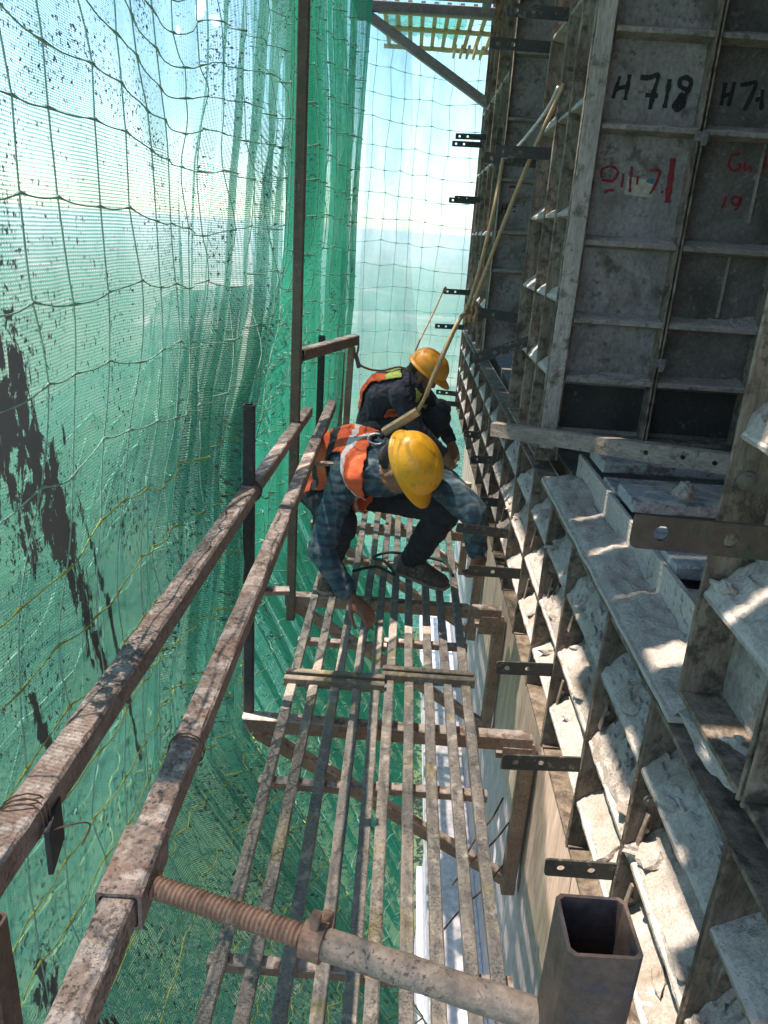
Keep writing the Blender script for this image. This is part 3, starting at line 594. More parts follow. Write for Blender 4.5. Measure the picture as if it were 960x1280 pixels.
# rails
t = thing('guard_rail', 'upper rusty square guard rail speckled with cement, wired to the black post', 'rail', (-.44, 2, .75))
a = MB(); sweep(a, rect(.05, .05, .005), (-.482, .70, .755), (-.45, 2.28, .757), 40, .0022, hollow=.004, seed=2); reparent(a.build('rail_tube', 'rail'), t)
a = MB(); sweep(a, rect(.043, .043, .004), (-.452, 2.20, .757), (-.420, 3.42, .755), 24, .002, hollow=.004, seed=3); reparent(a.build('rail_tube', 'rail'), t)
a = MB()
for k in range(3): tube(a, [V((-.482 + .034 * math.cos(q), .815 + .01 * k + .006 * math.sin(q * 2), .755 + .034 * math.sin(q))) for q in np.linspace(0, 6.283, 14)], .0014, 5)
tube(a, spline([(-.455, .82, .735), (-.42, .83, .745), (-.40, .85, .73), (-.41, .84, .70)], 5), .0013, 5); reparent(a.build('wire_tie', 'wire'), t)
a = MB()
for k in range(3): tube(a, [V((-.452 + .036 * math.cos(q), 2.24 + .012 * k, .757 + .034 * math.sin(q))) for q in np.linspace(0, 6.283, 14)], .002, 5)
tube(a, spline([(-.42, 2.25, .75), (-.40, 2.24, .74), (-.385, 2.27, .75)], 5), .0015, 5); reparent(a.build('wire_tie', 'wire'), t)
ic = MB().box((-.448, .84, .715), (.007, .07, .075), Matrix.Rotation(.2, 3, 'Z')); reparent(ic.build('clip_plate', 'post_black'), t)
t = thing('guard_rail', 'lower rusty square guard rail with sleeve carrying the threaded prop', 'rail', (-.32, 2, .7))
a = MB(); sweep(a, rect(.044, .046, .004), (-.316, .42, .70), (-.349, 3.84, .70), 60, .002, hollow=.004, seed=5); reparent(a.build('rail_tube', 'rail'), t)
a = MB(); sweep(a, rect(.060, .060, .004), (-.3185, .735, .70), (-.320, .855, .70), 6, .0012, hollow=.005, seed=6); reparent(a.build('sleeve', 'rail'), t)
for y in (1.75, 2.9): reparent(MB().box((-.325 + .04, y, .668), (.07, .03, .012), Matrix.Rotation(.2, 3, 'Z')).build('lug', 'bracket'), t)
a = MB()
for k in range(2): tube(a, [V((-.322 + .031 * math.cos(q), 1.06 + .008 * k, .70 + .031 * math.sin(q))) for q in np.linspace(0, 6.283, 14)], .0012, 5)
reparent(a.build('wire_tie', 'wire'), t)
# prop with thread
t = thing('adjustable_prop', 'horizontal adjustable prop with rusty thread and collar nut, over the deck', 'prop', (0, .66, .715))
A, B = V((-.300, .782, .700)), V((.222, .640, .694)); dr = (B - A).normalized(); x_, y_, _ = frame(dr)
NC = V((-.052, 0, 0)); tN = 0.47
thr = MB(); n = 480; rings = []
for i in range(n + 1):
    tt = i / n * tN; c = A + (B - A) * tt; rings.append([])
    for k in range(14):
        ph = 2 * math.pi * k / 14; l = tt * (B - A).length
        sx = ((l / .0068 - ph / 6.2832) % 1.0); rr = .0132 + .0030 * (1 - abs(2 * sx - 1)) 
        rings[-1].append(c + x_ * rr * math.cos(ph) + y_ * rr * math.sin(ph))
reparent(thr.loft(rings).build('threaded_rod', 'rust', smooth=True), t)
a = MB(); sweep(a, [(q[0] * (1 + .02 * math.sin(5 * i)), q[1]) for i, q in enumerate(circ(.0192, 18))], A + (B - A) * tN, B, 24, .0016); reparent(a.build('tube', 'prop', smooth=True, auto=50), t)
c = A + (B - A) * (tN - .012)
a = MB(); sweep(a, circ(.0245, 16), c - dr * .014, c + dr * .014, 2, .0008); reparent(a.build('collar_nut', 'rust'), t)
a = MB(); sweep(a, rect(.014, .012, .002), c + y_ * .02 + x_ * .0, c + y_ * .042 - x_ * .004, 2, .0005, up=dr); sweep(a, rect(.022, .016, .002), c - x_ * .02, c - x_ * .05 - y_ * .015, 2, .0005, up=dr); reparent(a.build('nut_lug', 'rust'), t)
# stub bar with lanyard anchor
a = MB(); sweep(a, rect(.05, .05, .004), (-.455, 3.37, 1.018), (-.25, 3.90, 1.03), 10, .0012, hollow=.004)
t = thing('anchor_bar', 'short open-ended square bar on the tall brown post holding the lanyard hook', 'bar', (-.35, 3.6, 1.02)); reparent(a.build('bar_tube', 'bracket'), t)
reparent(MB().box((-.45, 3.26, 1.0), (.012, .26, .04)).build('mounting_plate', 'post'), t)
a = MB(); sweep(a, rect(.034, .034, .003), (-.265, 3.87, 1.0), (-.29, 3.95, .10), 8, .001, up=V((0, 1, 0))); reparent(a.build('leg', 'bracket'), t)

# ------------------------------------------------------------------ deck panels
BX = [-.318, -.24, -.16, -.082, -.015, .035, .105, .179, .248, .318]
def deck(label, xs, y0, y1, cross, ang0=True, ang1=True, z=0.0, mat='bar', amat='angle', seed=0, w_=.033, sl=0.0):
    t = thing('deck_panel', label, 'deck panel', ((xs[0] + xs[-1]) / 2, (y0 + y1) / 2, z), 'barred deck panels on the brackets')
    for i, x in enumerate(xs):
        a = MB(); e = random.uniform(-.006, .006)
        sweep(a, rect(w_, .024, .003), (x + e, y0 + .012, z - .012 + random.uniform(-.002, .002)), (x + e * .3, y1 - .012, z - .012 + random.uniform(-.002, .002)), 24, .0022, seed=seed + i, bow=(random.uniform(-.004, .004), 0, random.uniform(-.006, .002)))
        reparent(a.build('bar', mat), t)
    for k, y in enumerate((y0, y1)):
        if (ang0, ang1)[k]:
            xa, xb = xs[0] - .03, xs[-1] + .03; s_ = 1 if k else -1
            a = MB(); sweep(a, rect(.026, .036, .003), (xa, y + .002 * s_, z + .004), (xb, y + .002 * s_, z + .004), 6, .001, seed=seed + k); reparent(a.build('end_angle', amat), t)
    for k, y in enumerate(cross):
        a = MB(); sweep(a, rect(.032, .028, .003), (xs[0] - .03, y, z - .040), (xs[-1] + .03, y, z - .040), 8, .001, seed=seed + k); reparent(a.build('cross_bar', 'bracket'), t)
    return t
deck('left half of the near barred deck, below the threaded prop', BX[:5], .10, 2.358, (.55, 1.262, 1.87), seed=11)
deck('right half of the near barred deck, below the threaded prop', BX[5:], .10, 2.43, (.55, 1.258, 1.88), seed=22)
deck('left half of the barred deck under the worker in plaid', BX[:5], 2.41, 4.30, (2.72, 3.55), seed=33)
deck('right half of the barred deck under the worker in plaid', BX[5:], 2.475, 4.36, (2.76, 3.55), seed=44)
deck('far barred deck under the navy-clad worker', [-.3, -.22, -.14, -.06, .02, .1, .18, .26], 4.42, 6.2, (4.8, 5.6), seed=55, mat='yellow')
# upper level: bracket and yellow grating
t = thing('scaffold_bracket', 'grey triangular bracket of the level above, overhead by the corner panels', 'bracket', (.3, 6, 2.5))
a = MB(); sweep(a, rect(.06, .06, .004), (-.50, 5.95, 2.965), (.50, 5.95, 2.965), 6, .001); reparent(a.build('beam', 'greysteel'), t)
a = MB(); sweep(a, rect(.06, .06, .004), (-.47, 5.952, 2.95), (.47, 5.952, 2.42), 6, .001); reparent(a.build('strut', 'greysteel'), t)
reparent(MB().box((.485, 5.95, 2.6), (.03, .07, .7)).build('wall_plate', 'greysteel'), t)
reparent(MB().box((-.46, 5.915, 2.93), (.12, .008, .12)).build('corner_plate', 'greysteel'), t)
t = thing('yellow_grating', 'yellow barred grating deck of the level above, seen from below', 'grating', (.2, 6.6, 3.0))
for x in np.linspace(-.30, .50, 10):
    a = MB(); sweep(a, rect(.03, .024, .003), (x, 6.0, 3.014), (x, 7.25, 3.014), 3, .001); reparent(a.build('bar', 'yellow'), t)
for y in (6.15, 6.6, 7.2):
    a = MB(); sweep(a, rect(.035, .03, .003), (-.34, y, 2.987), (.54, y, 2.987), 3, .001); reparent(a.build('cross_bar', 'yellow'), t)
a = MB()
for k in range(5): sweep(a, rect(.02, .03, .002), (.24 + .055 * k, 6.9, 2.955), (.24 + .055 * k, 7.27, 2.955), 2, .001)
reparent(a.build('end_slats', 'yellow'), t)

t = thing('shade_platform', 'unseen plank platform added overhead to shade the formwork', 'platform', (0, 2.5, 3.0))  # added out of view to block sun; plank gaps let patches through
y = -1.6; rp = random.Random(4)
while y < 5.8:
    wp = rp.uniform(.19, .25)
    a = MB(); sweep(a, rect(wp, .032, .003), (-.50 + rp.uniform(-.03, .03), y, 3.017), (.45, y, 3.017), 4, .001); reparent(a.build('plank', 'bracket'), t)
    y += wp + rp.choice((.006, .010, .012, .02, .05))
for x in (-.42, .38):
    a = MB(); sweep(a, rect(.05, .05, .003), (x, -1.7, 2.972), (x, 5.86, 2.972), 4, .001); reparent(a.build('bearer', 'greysteel'), t)
# ------------------------------------------------------------------ nets
def net(name, label, P, u0, u1, v0, v1, nu, nv, mat, rope_du, rope_dv, rad, group='debris nets', jit=.012, ropes=True, inner=V((1, 0, 0)), vcol=None, hcol=None, seed=0, uvy=False, shear=0.0):
    t = thing(name, label, 'net', tuple(P((u0 + u1) / 2, v0)), group)
    mb = MB(); uvs = []
    for i in range(nu + 1):
        for j in range(nv + 1):
            u = u0 + (u1 - u0) * i / nu; v = v0 + (v1 - v0) * j / nv
            mb.v.append(P(u, v)); pp = mb.v[-1]; uvs.append((pp[1] if uvy else u, v))
    k = nv + 1
    for i in range(nu):
        for j in range(nv): mb.f.append((i * k + j, (i + 1) * k + j, (i + 1) * k + j + 1, i * k + j + 1)); mb.mi.append(0)
    o = mb.build('fabric', mat, smooth=True); reparent(o, t)
    ul = o.data.uv_layers.new(name='UVMap')
    vi = np.zeros(len(o.data.loops), dtype=np.int32); o.data.loops.foreach_get('vertex_index', vi)
    ul.data.foreach_set('uv', np.array(uvs, dtype=np.float32)[vi].ravel())
    if not ropes: return t
    us = np.arange(u0 + .03 - 2 * abs(shear), u1 + 2 * abs(shear), rope_du); vs = np.arange(v0 + .05, v1, rope_dv); rr = random.Random(seed)
    cl = lambda u: min(max(u, u0), u1)
    K = [[(cl(u + shear * (1.3 - v) + rr.uniform(-jit, jit)), v + rr.uniform(-jit, jit) + .02 * math.sin(u * 3.1 + v)) for v in vs] for u in us]
    off = inner * (rad + .003)
    for i in range(len(us)):
        pts = []; rs = []
        for j in range(len(vs) - 1):
            for q in range(4):
                f = q / 4; a, b = K[i][j], K[i][j + 1]
                pts.append(V(P(a[0] + (b[0] - a[0]) * f, a[1] + (b[1] - a[1]) * f)) + off); rs.append(rad)
        reparent(tube(MB(), pts, rs, 5).build('rope', vcol or 'rope_green', smooth=True), t)
    for j in range(len(vs)):
        pts = []; rs = []
        for i in range(len(us) - 1):
            for q in range(5):
                f = q / 5; a, b = K[i][j], K[i + 1][j]
                pts.append(V(P(a[0] + (b[0] - a[0]) * f, a[1] + (b[1] - a[1]) * f - .005 * math.sin(math.pi * f))) + off * 1.3); rs.append(rad * (2.1 if q == 0 else .95))
        if len(pts) > 2: reparent(tube(MB(), pts, rs, 5).build('rope', (hcol or (lambda v: 'rope_green'))(vs[j]), smooth=True), t)
    return t
def lerpk(x, ks):
    for (a, fa), (b, fb) in zip(ks, ks[1:]):
        if x <= b: q = max(0, (x - a) / (b - a)); q = q * q * (3 - 2 * q); return fa + (fb - fa) * q
    return ks[-1][1]
def P_near(u, v):
    # u: metres along the net from its near end, v: height
    ye = lerpk(v, [(-1.6, 2.15), (.3, 2.2), (.7, 2.36), (1.4, 2.9), (2.1, 3.02), (3.6, 3.04)])
    f = u / 3.7; y = -.55 + (ye + .55) * f
    bulge = lerpk(f, [(0, -.60), (.45, -.615), (.8, -.59), (1.0, -.475)])
    wv = .020 * math.sin(y * 4.1 + v * 1.3) + .012 * math.sin(y * 9.0 + v * 2.1 + 1) + .03 * mnoise.noise(V((y * 1.3, v * 1.1, 2)))
    wr = (.034 * (math.sin(f * 175 + 1.5 * math.sin(v * 1.3)) + .5 * math.sin(f * 290 + v)) * (max(0, f - .70) / .30) ** 1.3 * (1.0 if f < .97 else .4)) + .012 * mnoise.noise(V((y * 9, v * 2.2, 5)))
    x = bulge + wv * (1 - f * .6) + wr
    if v < -.05: x += (-.05 - v) * .575 * (1 - .03 * f)
    z = v
    if v > 1.7: z = 1.7 + (v - 1.7) * (lerpk(y, [(.7, 3.3), (1.25, 2.68), (2.7, 2.62), (3.1, 3.0)]) + .16 * math.sin(y * 5.3 + .6) + .10 * mnoise.noise(V((y * 3.1, 7, 1))) - 1.7) / 1.7  # unseen top edge dips here so sun passes over onto the low row
    return V((x, y, z))
net('debris_net', 'big green debris net with cement-splashed patches beside the guard rails', P_near, 0, 3.7, -1.7, 3.4, 280, 90, 'net_near', .165, .152, .0017, hcol=lambda v: 'rope_yellow' if v < 1.05 else 'rope_green', seed=1, uvy=True, shear=.2, jit=.02)
def P_lap(u, v):
    top = 1.28 + .07 * math.sin(u * 2.3) + .05 * mnoise.noise(V((u * 4, 2, 2)))
    z = -1.7 + (v + 1.7) * (top + 1.7) / 2.9
    p = P_near(u * .985 + .02, z); q = .035 + .05 * (1 + mnoise.noise(V((u * 1.4, z * 1.6, 6))))
    return V((p.x - q, p.y, p.z - .004))
net('debris_net', 'second green net lapped behind the big cement-splashed net, lower half', P_lap, 0, 3.7, -1.7, 1.2, 120, 60, 'net_lap', .17, .16, .0022, seed=8, jit=.025, inner=V((-1, 0, 0)), hcol=lambda v: 'rope_yellow' if v < .2 else 'rope_green')
def P_mid(u, v):
    f = u / 3.4; ys = lerpk(v, [(-1.7, 2.25), (.4, 2.3), (1.5, 3.02), (3.6, 3.1)]); y = ys + (5.15 - ys) * f
    x = lerpk(f, [(0, lerpk(v, [(0, -.66), (.6, -.62), (1.5, -.49), (3.6, -.47)])), (.28, lerpk(v, [(0, -.60), (.8, -.58), (1.6, -.53)])), (.6, -.54), (.85, -.46), (1, -.36)])
    if v < 1.1: x -= .10 * (1.1 - max(v, 0)) * (f ** 1.5)
    amp = .030 * min(1, .3 + f * 2)
    ph = 1.4 * mnoise.noise(V((y * .8, v * .45, 1)))
    x += amp * (math.sin(y * 41 + ph * 3) + .6 * math.sin(y * 67 + ph * 5 + 1) + .7 * mnoise.noise(V((y * 10, v * .7, 3))))
    x += .05 * mnoise.noise(V((y * 1.5, v * .9, 8)))
    if v < -.05: x += (-.05 - v) * .50
    return V((x, y, v))
net('debris_net', 'gathered green debris net hanging in folds behind the tall brown post', P_mid, 0, 3.4, -1.7, 3.6, 300, 70, 'net_fold', .16, .155, .0022, seed=2, jit=.02)
def P_far(u, v):
    pts = [(-1.0, 5.0), (-.85, 6.2), (-.55, 7.2), (.2, 7.5), (1.6, 7.55)]
    q = u / 3.6 * 4; i = min(3, int(q)); f = q - i
    a, b = V(pts[i]), V(pts[i + 1]); f2 = f
    p = a.lerp(b, f2)
    d_ = .05 * mnoise.noise(V((u * 1.7, v * .8, 4))) + .02 * math.sin(u * 11 + v)
    return V((p.x + d_ * .3, p.y + d_, v))
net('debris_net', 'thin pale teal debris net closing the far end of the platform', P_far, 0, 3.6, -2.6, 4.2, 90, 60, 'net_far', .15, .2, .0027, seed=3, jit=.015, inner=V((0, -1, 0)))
def P_sheer(u, v):
    wdt = lerpk(v, [(.2, .60), (1.5, .42), (3.4, .30)])
    x = -.42 + u / .6 * wdt; d_ = .035 * math.sin(u * 34 + v * .6) + .05 * mnoise.noise(V((u * 4, v, 9)))
    return V((x, 6.75 + d_, v))
net('sheer_cloth', 'greyish sheer cloth strip hanging before the far end net', P_sheer, 0, .6, .2, 3.5, 60, 30, 'net_sheer', .2, .2, .003, ropes=False)

def P_lay(u, v):
    return V((-.32 + u, 6.25 + v + .03 * math.sin(u * 9), 3.05 + .02 * abs(math.sin(u * 31 + v * 6)) + .02 * mnoise.noise(V((u * 6, v * 6, 1)))))
net('debris_net', 'green net bundle lying on the yellow grating overhead', P_lay, 0, .62, 0, .9, 50, 20, 'net_fold', .2, .2, .003, ropes=False)
# ------------------------------------------------------------------ people
def capsule_union(parts, voxel, smooth_it):
    bm = bmesh.new()
    for (p0, r0, p1, r1, *_rest) in parts:
        p0, p1 = V(p0), V(p1); d = p1 - p0; L = d.length
        x, y, z = frame(d if L > 1e-5 else V((0, 0, 1)), V((0.13, .2, 1)))
        sx, sy = (_rest[1] if len(_rest) > 1 else (1, 1)); ax = V(_rest[2]) if len(_rest) > 2 else None
        if ax is not None: x = (ax - z * ax.dot(z)).normalized(); y = z.cross(x)
        prof = [(-r0 * math.cos(a), r0 * math.sin(a)) for a in np.linspace(.12, math.pi / 2, 6)] + [(L + r1 * math.sin(a), r1 * math.cos(a)) for a in np.linspace(0, math.pi / 2 - .12, 6)]
        rings = [[p0 + z * l + x * (r * sx * math.cos(q)) + y * (r * sy * math.sin(q)) for q in np.linspace(0, 2 * math.pi, 18, endpoint=False)] for l, r in prof]
        vr = [[bm.verts.new(q) for q in rg] for rg in rings]
        for a, b in zip(vr, vr[1:]):
            for k in range(18): bm.faces.new((a[k], a[(k + 1) % 18], b[(k + 1) % 18], b[k]))
        bm.faces.new(list(reversed(vr[0]))); bm.faces.new(vr[-1])
    me = bpy.data.meshes.new('tmp'); bm.to_mesh(me); bm.free()
    o = bpy.data.objects.new('tmp', me); COL.objects.link(o)
    md = o.modifiers.new('r', 'REMESH'); md.mode = 'VOXEL'; md.voxel_size = voxel
    ms = o.modifiers.new('s', 'SMOOTH'); ms.iterations = smooth_it; ms.factor = .5
    dg = bpy.context.evaluated_depsgraph_get(); dg.update()
    out = bpy.data.meshes.new_from_object(o.evaluated_get(dg)); bpy.data.objects.remove(o); bpy.data.meshes.remove(me)
    return out
def hand(wrist, direc, palm_n, side, curl, z='skin', sc_=1.0):
    """palm, four fingers of different lengths with two bends, thumb from the side of the palm"""
    w0 = V(wrist); d = V(direc).normalized(); n_ = V(palm_n); n_ = (n_ - d * n_.dot(d)).normalized(); s_ = d.cross(n_) * side
    out = [(w0, .026 * sc_, w0 + d * .055 * sc_, .030 * sc_, z, (1.25, .62), s_), (w0 + d * .04 * sc_, .030 * sc_, w0 + d * .078 * sc_, .030 * sc_, z, (1.35, .5), s_)]
    for k, (off, ln) in enumerate(((-.030, .072), (-.010, .082), (.011, .077), (.030, .060))):
        p = w0 + d * (.092 - abs(off) * .25) * sc_ + s_ * off * sc_; dd = (d + s_ * off * 3).normalized(); ang = 0
        for seg in range(3):
            ang += curl * (1.0, 1.1, .8)[seg]; l = ln * sc_ * (.45, .32, .25)[seg]
            dir_ = (dd * math.cos(ang) + n_ * math.sin(ang)); q = p + dir_ * l
            out.append((p, (.0092, .0085, .0078)[seg] * sc_, q, (.0086, .0079, .0068)[seg] * sc_, z)); p = q
    p = w0 + d * .025 * sc_ - s_ * .028 * sc_
    for dd, l, r0 in (((d * .65 - s_ * .75 + n_ * .25), .042, .0125), ((d * .85 - s_ * .3 + n_ * .4), .034, .0105), ((d * .9 + n_ * .45), .024, .009)):
        q = p + dd.normalized() * l * sc_; out.append((p, r0 * sc_, q, r0 * .88 * sc_, z)); p = q
    return out
def person(label, J, up_h, fw_h, shirt, trouser, vestmat, stripe, helmet, hands, loc, tmin=-1, stripes=True):
    t = thing('person', label, 'person', loc)
    J = {k: V(q) for k, q in J.items()}
    up = V(up_h).normalized(); fw = V(fw_h); fw = (fw - up * fw.dot(up)).normalized(); lt = up.cross(fw)   # lt: the person's left
    pel, nk, hd = J['pelvis'], J['neck'], J['head']
    lat = (J['ls'] - J['rs']).normalized(); mid = pel.lerp(nk, .5) + V(J.get('belly', (0, 0, 0)))
    H = []
    tor = [(pel, .125, mid, .128, shirt, (1.2, .85), lat), (mid, .13, pel.lerp(nk, .82), .135, shirt, (1.25, .82), lat), (J['rs'].lerp(nk, .25), .075, J['ls'].lerp(nk, .25), .075, shirt)]
    hips = [(J['rh'], .105, J['lh'], .105, trouser), (pel, .13, pel.lerp(mid, .3), .13, trouser, (1.2, .85), lat)]
    neck = [(nk, .055, hd - up * .05, .052, 'skin')]
    head = [(hd + up * .03 - fw * .012, .082, hd + up * .05, .08, 'skin', (.92, 1.08), lt), (hd - up * .06 + fw * .035, .052, hd + up * .0 + fw * .03, .066, 'skin'), (hd + fw * .095 - up * .022, .013, hd + fw * .085 + up * .02, .009, 'skin'),
            (hd + fw * .083 - up * .052 - lt * .02, .010, hd + fw * .083 - up * .052 + lt * .02, .010, 'skin'), (hd + fw * .07 - up * .085, .02, hd + fw * .06 - up * .08, .024, 'skin'),
            (hd + lt * .078 - up * .03, .012, hd + lt * .082 + up * .012, .016, 'skin'), (hd - lt * .078 - up * .03, .012, hd - lt * .082 + up * .012, .016, 'skin'),
            (hd - fw * .055 - up * .03, .055, hd - fw * .05 + up * .03, .07, 'hair')]
    limbs = []
    for s_ in 'rl':
        limbs += [(J[s_ + 's'], .066, J[s_ + 'e'], .050, shirt), (J[s_ + 'e'], .050, J[s_ + 'w'].lerp(J[s_ + 'e'], .12), .038, shirt), (J[s_ + 'w'].lerp(J[s_ + 'e'], .2), .028, J[s_ + 'w'], .026, 'skin')]
        limbs += [(J[s_ + 'h'], .092, J[s_ + 'k'], .068, trouser), (J[s_ + 'k'], .068, J[s_ + 'k'].lerp(J[s_ + 'a'], .35), .064, trouser), (J[s_ + 'k'].lerp(J[s_ + 'a'], .35), .064, J[s_ + 'a'], .052, trouser)]
    hh = []
    for a in hands: hh += hand(*a)
    parts = tor + hips + neck + head + limbs + hh
    me = capsule_union(parts, .0066, 4)
    nv = len(me.vertices); co = np.zeros(nv * 3); me.vertices.foreach_get('co', co); co = co.reshape(-1, 3)
    no = np.zeros(nv * 3); me.vertices.foreach_get('normal', no); no = no.reshape(-1, 3)
    D = []; 
    for (p0, r0, p1, r1, *_r) in parts:
        a = np.array(p0); b = np.array(p1) - a; l2 = b @ b + 1e-9; q = np.clip(((co - a) @ b) / l2, 0, 1)
        sc_ = 1.0 if len(_r) < 2 else max(_r[1]) * .85
        D.append(np.linalg.norm(co - a - q[:, None] * b, axis=1) - (r0 + (r1 - r0) * q) * sc_)
    near = np.argmin(np.array(D), axis=0); zone = [parts[i][4] for i in near]; zmats = sorted(set(zone)); zi = {k: i for i, k in enumerate(zmats)}
    # cloth wrinkles
    for i in range(nv):
        if zone[i] in ('skin', 'hair'): continue
        q = V(co[i]); k = mnoise.noise(q * V((1, 1, 1)) * 16) * .007 + (0.5 - abs(mnoise.noise(V((q.x * 26, q.y * 26, q.z * 34)) + V((3, 1, 2))))) * .010
        co[i] += no[i] * (k + .003)
    me.vertices.foreach_set('co', co.ravel()); me.name = 'body'
    for k in zmats: me.materials.append(M[k])
    pv = np.zeros(len(me.loops), dtype=np.int32); me.loops.foreach_get('vertex_index', pv)
    zv = np.array([zi[k] for k in zone]); first = np.zeros(len(me.polygons), dtype=np.int32); me.polygons.foreach_get('loop_start', first)
    me.polygons.foreach_set('material_index', zv[pv[first]].astype(np.int32)); me.polygons.foreach_set('use_smooth', [True] * len(me.polygons)); me.update()
    body = bpy.data.objects.new('body', me); COL.objects.link(body); reparent(body, t)
    # vest: a second layer over the torso
    ax = (nk - pel); Ls = ax.length; ax = ax / Ls; fwd_t = np.array(lat.cross(ax)); ntor = len(tor)
    rel = co - np.array(pel); sN = rel @ np.array(ax) / Ls; tN = rel @ np.array(lat); dN = rel @ fwd_t
    dt = np.min(np.array(D)[:ntor], axis=0); da = np.min(np.array([d for d, p in zip(D, parts) if p in limbs and p[4] == shirt]), axis=0)
    ok = (tN > tmin) & (sN > .10) & (sN < 1.02) & (dt < da + .004) & (np.abs(tN) < .215) & (dt < .06)
    bm = bmesh.new(); bm.from_mesh(me); bm.faces.ensure_lookup_table()
    keep = [f for f in bm.faces if all(ok[v.index] for v in f.verts)]
    idx = sorted({v.index for f in keep for v in f.verts}); mp = {k: i for i, k in enumerate(idx)}
    vb = MB(); vb.v = [tuple(co[k] + no[k] * .013) for k in idx]
    for f in keep:
        c = np.mean([[sN[v.index], tN[v.index], dN[v.index]] for v in f.verts], axis=0); mi = 0
        if stripes and abs(c[0] - .78) < .032: mi = 1
        if stripes and abs(abs(c[1]) - .125) < .011 and c[0] < .78: mi = 1
        if not stripes and c[0] > .80: mi = 1
        if abs(c[1] - .045) < .016 or abs(c[1] + .045) < .016: mi = 2
        vb.f.append(tuple(mp[v.index] for v in f.verts)); vb.mi.append(mi)
    bm.free()
    vo = vb.build('vest', [vestmat, stripe, 'strap'], smooth=True); reparent(vo, t)
    sm = vo.modifiers.new('th', 'SOLIDIFY'); sm.thickness = .006; sm.offset = 1
    # helmet
    hb = MB(); c0 = hd + up * .060; rings = []
    for k, a in enumerate(np.linspace(0, math.pi / 2 - .05, 14)):
        z = .110 * math.sin(a); rr = math.cos(a) ** .82; ring = []
        for q in np.linspace(0, 2 * math.pi, 56, endpoint=False):
            ridge = 1 + .055 * math.exp(-((math.sin(q)) / .16) ** 2) * (1 if a > .25 else .2) + .035 * math.exp(-((abs(math.sin(q)) - .42) / .10) ** 2) * (a > .3)
            ring.append(c0 + fw * (.132 * rr * math.cos(q) * (1 + .0 * k)) + lt * (.108 * rr * math.sin(q)) + up * z * ridge)
        rings.append(ring)
    hb.loft(rings, False, True)
    rim = []
    for (k0, dz, ex) in ((1.0, .0, 0), (1.04, -.008, .3), (1.09, -.013, 1.0), (1.085, -.018, 1.0), (1.0, -.012, .1), (.95, .0, 0)):
        rim.append([c0 + fw * ((.132 * k0 + .040 * ex * max(0, math.cos(q)) ** 1.5) * math.cos(q)) + lt * (.108 * k0 * math.sin(q)) + up * (dz - .018 * ex * max(0, math.cos(q)) ** 2) for q in np.linspace(0, 2 * math.pi, 56, endpoint=False)])
    h1 = reparent(hb.build('helmet', helmet, smooth=True, auto=60), t)
    r1 = MB().loft(rim, False, False).build('brim', helmet, smooth=True); r1.parent = h1
    # shoes
    for s_ in 'rl':
        a, to = J[s_ + 'a'], J[s_ + 't']; d = (to - a); d.z = 0; L = d.length; d.normalize(); x = V((d.y, -d.x, 0)); base = V((a.x, a.y, 0))
        zt = J.get('zfloor', V((0, 0, 0))).z
        sh = []
        for (l, w_, hgt) in ((-.075, .022, .065), (-.06, .036, .10), (-.02, .040, .115), (.035, .040, .105), (.08, .043, .075), (.13, .047, .058), (.17, .044, .050), (.195, .028, .036)):
            sh.append([base + d * l + x * (w_ * cx) + V((0, 0, zt + .016 + hgt * cz)) for cx, cz in ((-1, 0), (-1.02, .35), (-.8, .75), (-.35, 1), (.35, 1), (.8, .75), (1.02, .35), (1, 0))])
        so_ = reparent(MB().loft(sh).build('shoe', 'shoe', smooth=True, auto=60), t)
        sl = [[base + d * l + x * (w_ * 1.06 * q) + V((0, 0, zt + zz)) for q, zz in ((-1, .003), (-1, .018), (1, .018), (1, .003))] for (l, w_) in ((-.082, .022), (-.06, .038), (.03, .041), (.13, .049), (.175, .044), (.203, .024))]
        q_ = MB().loft(sl).build('sole', 'sole'); q_.parent = so_
    return t
W1 = dict(pelvis=(-.275, 3.37, .435), neck=(-.005, 2.985, .655), head=(.028, 2.885, .680), rs=(-.205, 3.04, .595), ls=(.19, 2.99, .60), re=(-.285, 2.90, .295), rw=(-.150, 2.835, .115), le=(.320, 2.80, .54), lw=(.362, 2.885, .335),
          rh=(-.355, 3.37, .41), lh=(-.185, 3.37, .42), rk=(-.215, 2.99, .38), lk=(.235, 3.08, .46), ra=(-.275, 3.27, .10), la=(.115, 3.33, .10), rt=(-.27, 3.1, 0), lt=(.27, 3.22, 0), belly=(-.03, .03, .07))
person('person in plaid shirt, orange vest and yellow helmet squatting on the deck, reaching down', W1, (.70, -.52, .46), (.42, -.10, -.9), 'plaid', 'jeans', 'orange', 'silver', 'helmet',
       [((-.150, 2.835, .115), (.85, -.28, -.62), (.3, .1, -.9), 1, .28), ((.362, 2.885, .335), (.05, .05, -1), (-.6, .7, 0), -1, .75)], (-.05, 3.15, 0))
W2 = dict(pelvis=(-.16, 4.46, .40), neck=(.065, 4.40, .73), head=(.135, 4.375, .775), rs=(-.005, 4.24, .65), ls=(.10, 4.57, .66), re=(.13, 4.20, .42), rw=(.30, 4.24, .27), le=(.26, 4.60, .45), lw=(.36, 4.50, .28),
          rh=(-.15, 4.36, .36), lh=(-.12, 4.55, .36), rk=(.26, 4.34, .50), lk=(.27, 4.56, .50), ra=(.06, 4.36, .10), la=(.06, 4.56, .10), rt=(.25, 4.33, 0), lt=(.25, 4.58, 0), belly=(-.06, .0, .05))
W2 = {k: ((x, y + .42, z * .93) if k != 'belly' else (x, y, z)) for k, (x, y, z) in W2.items()}
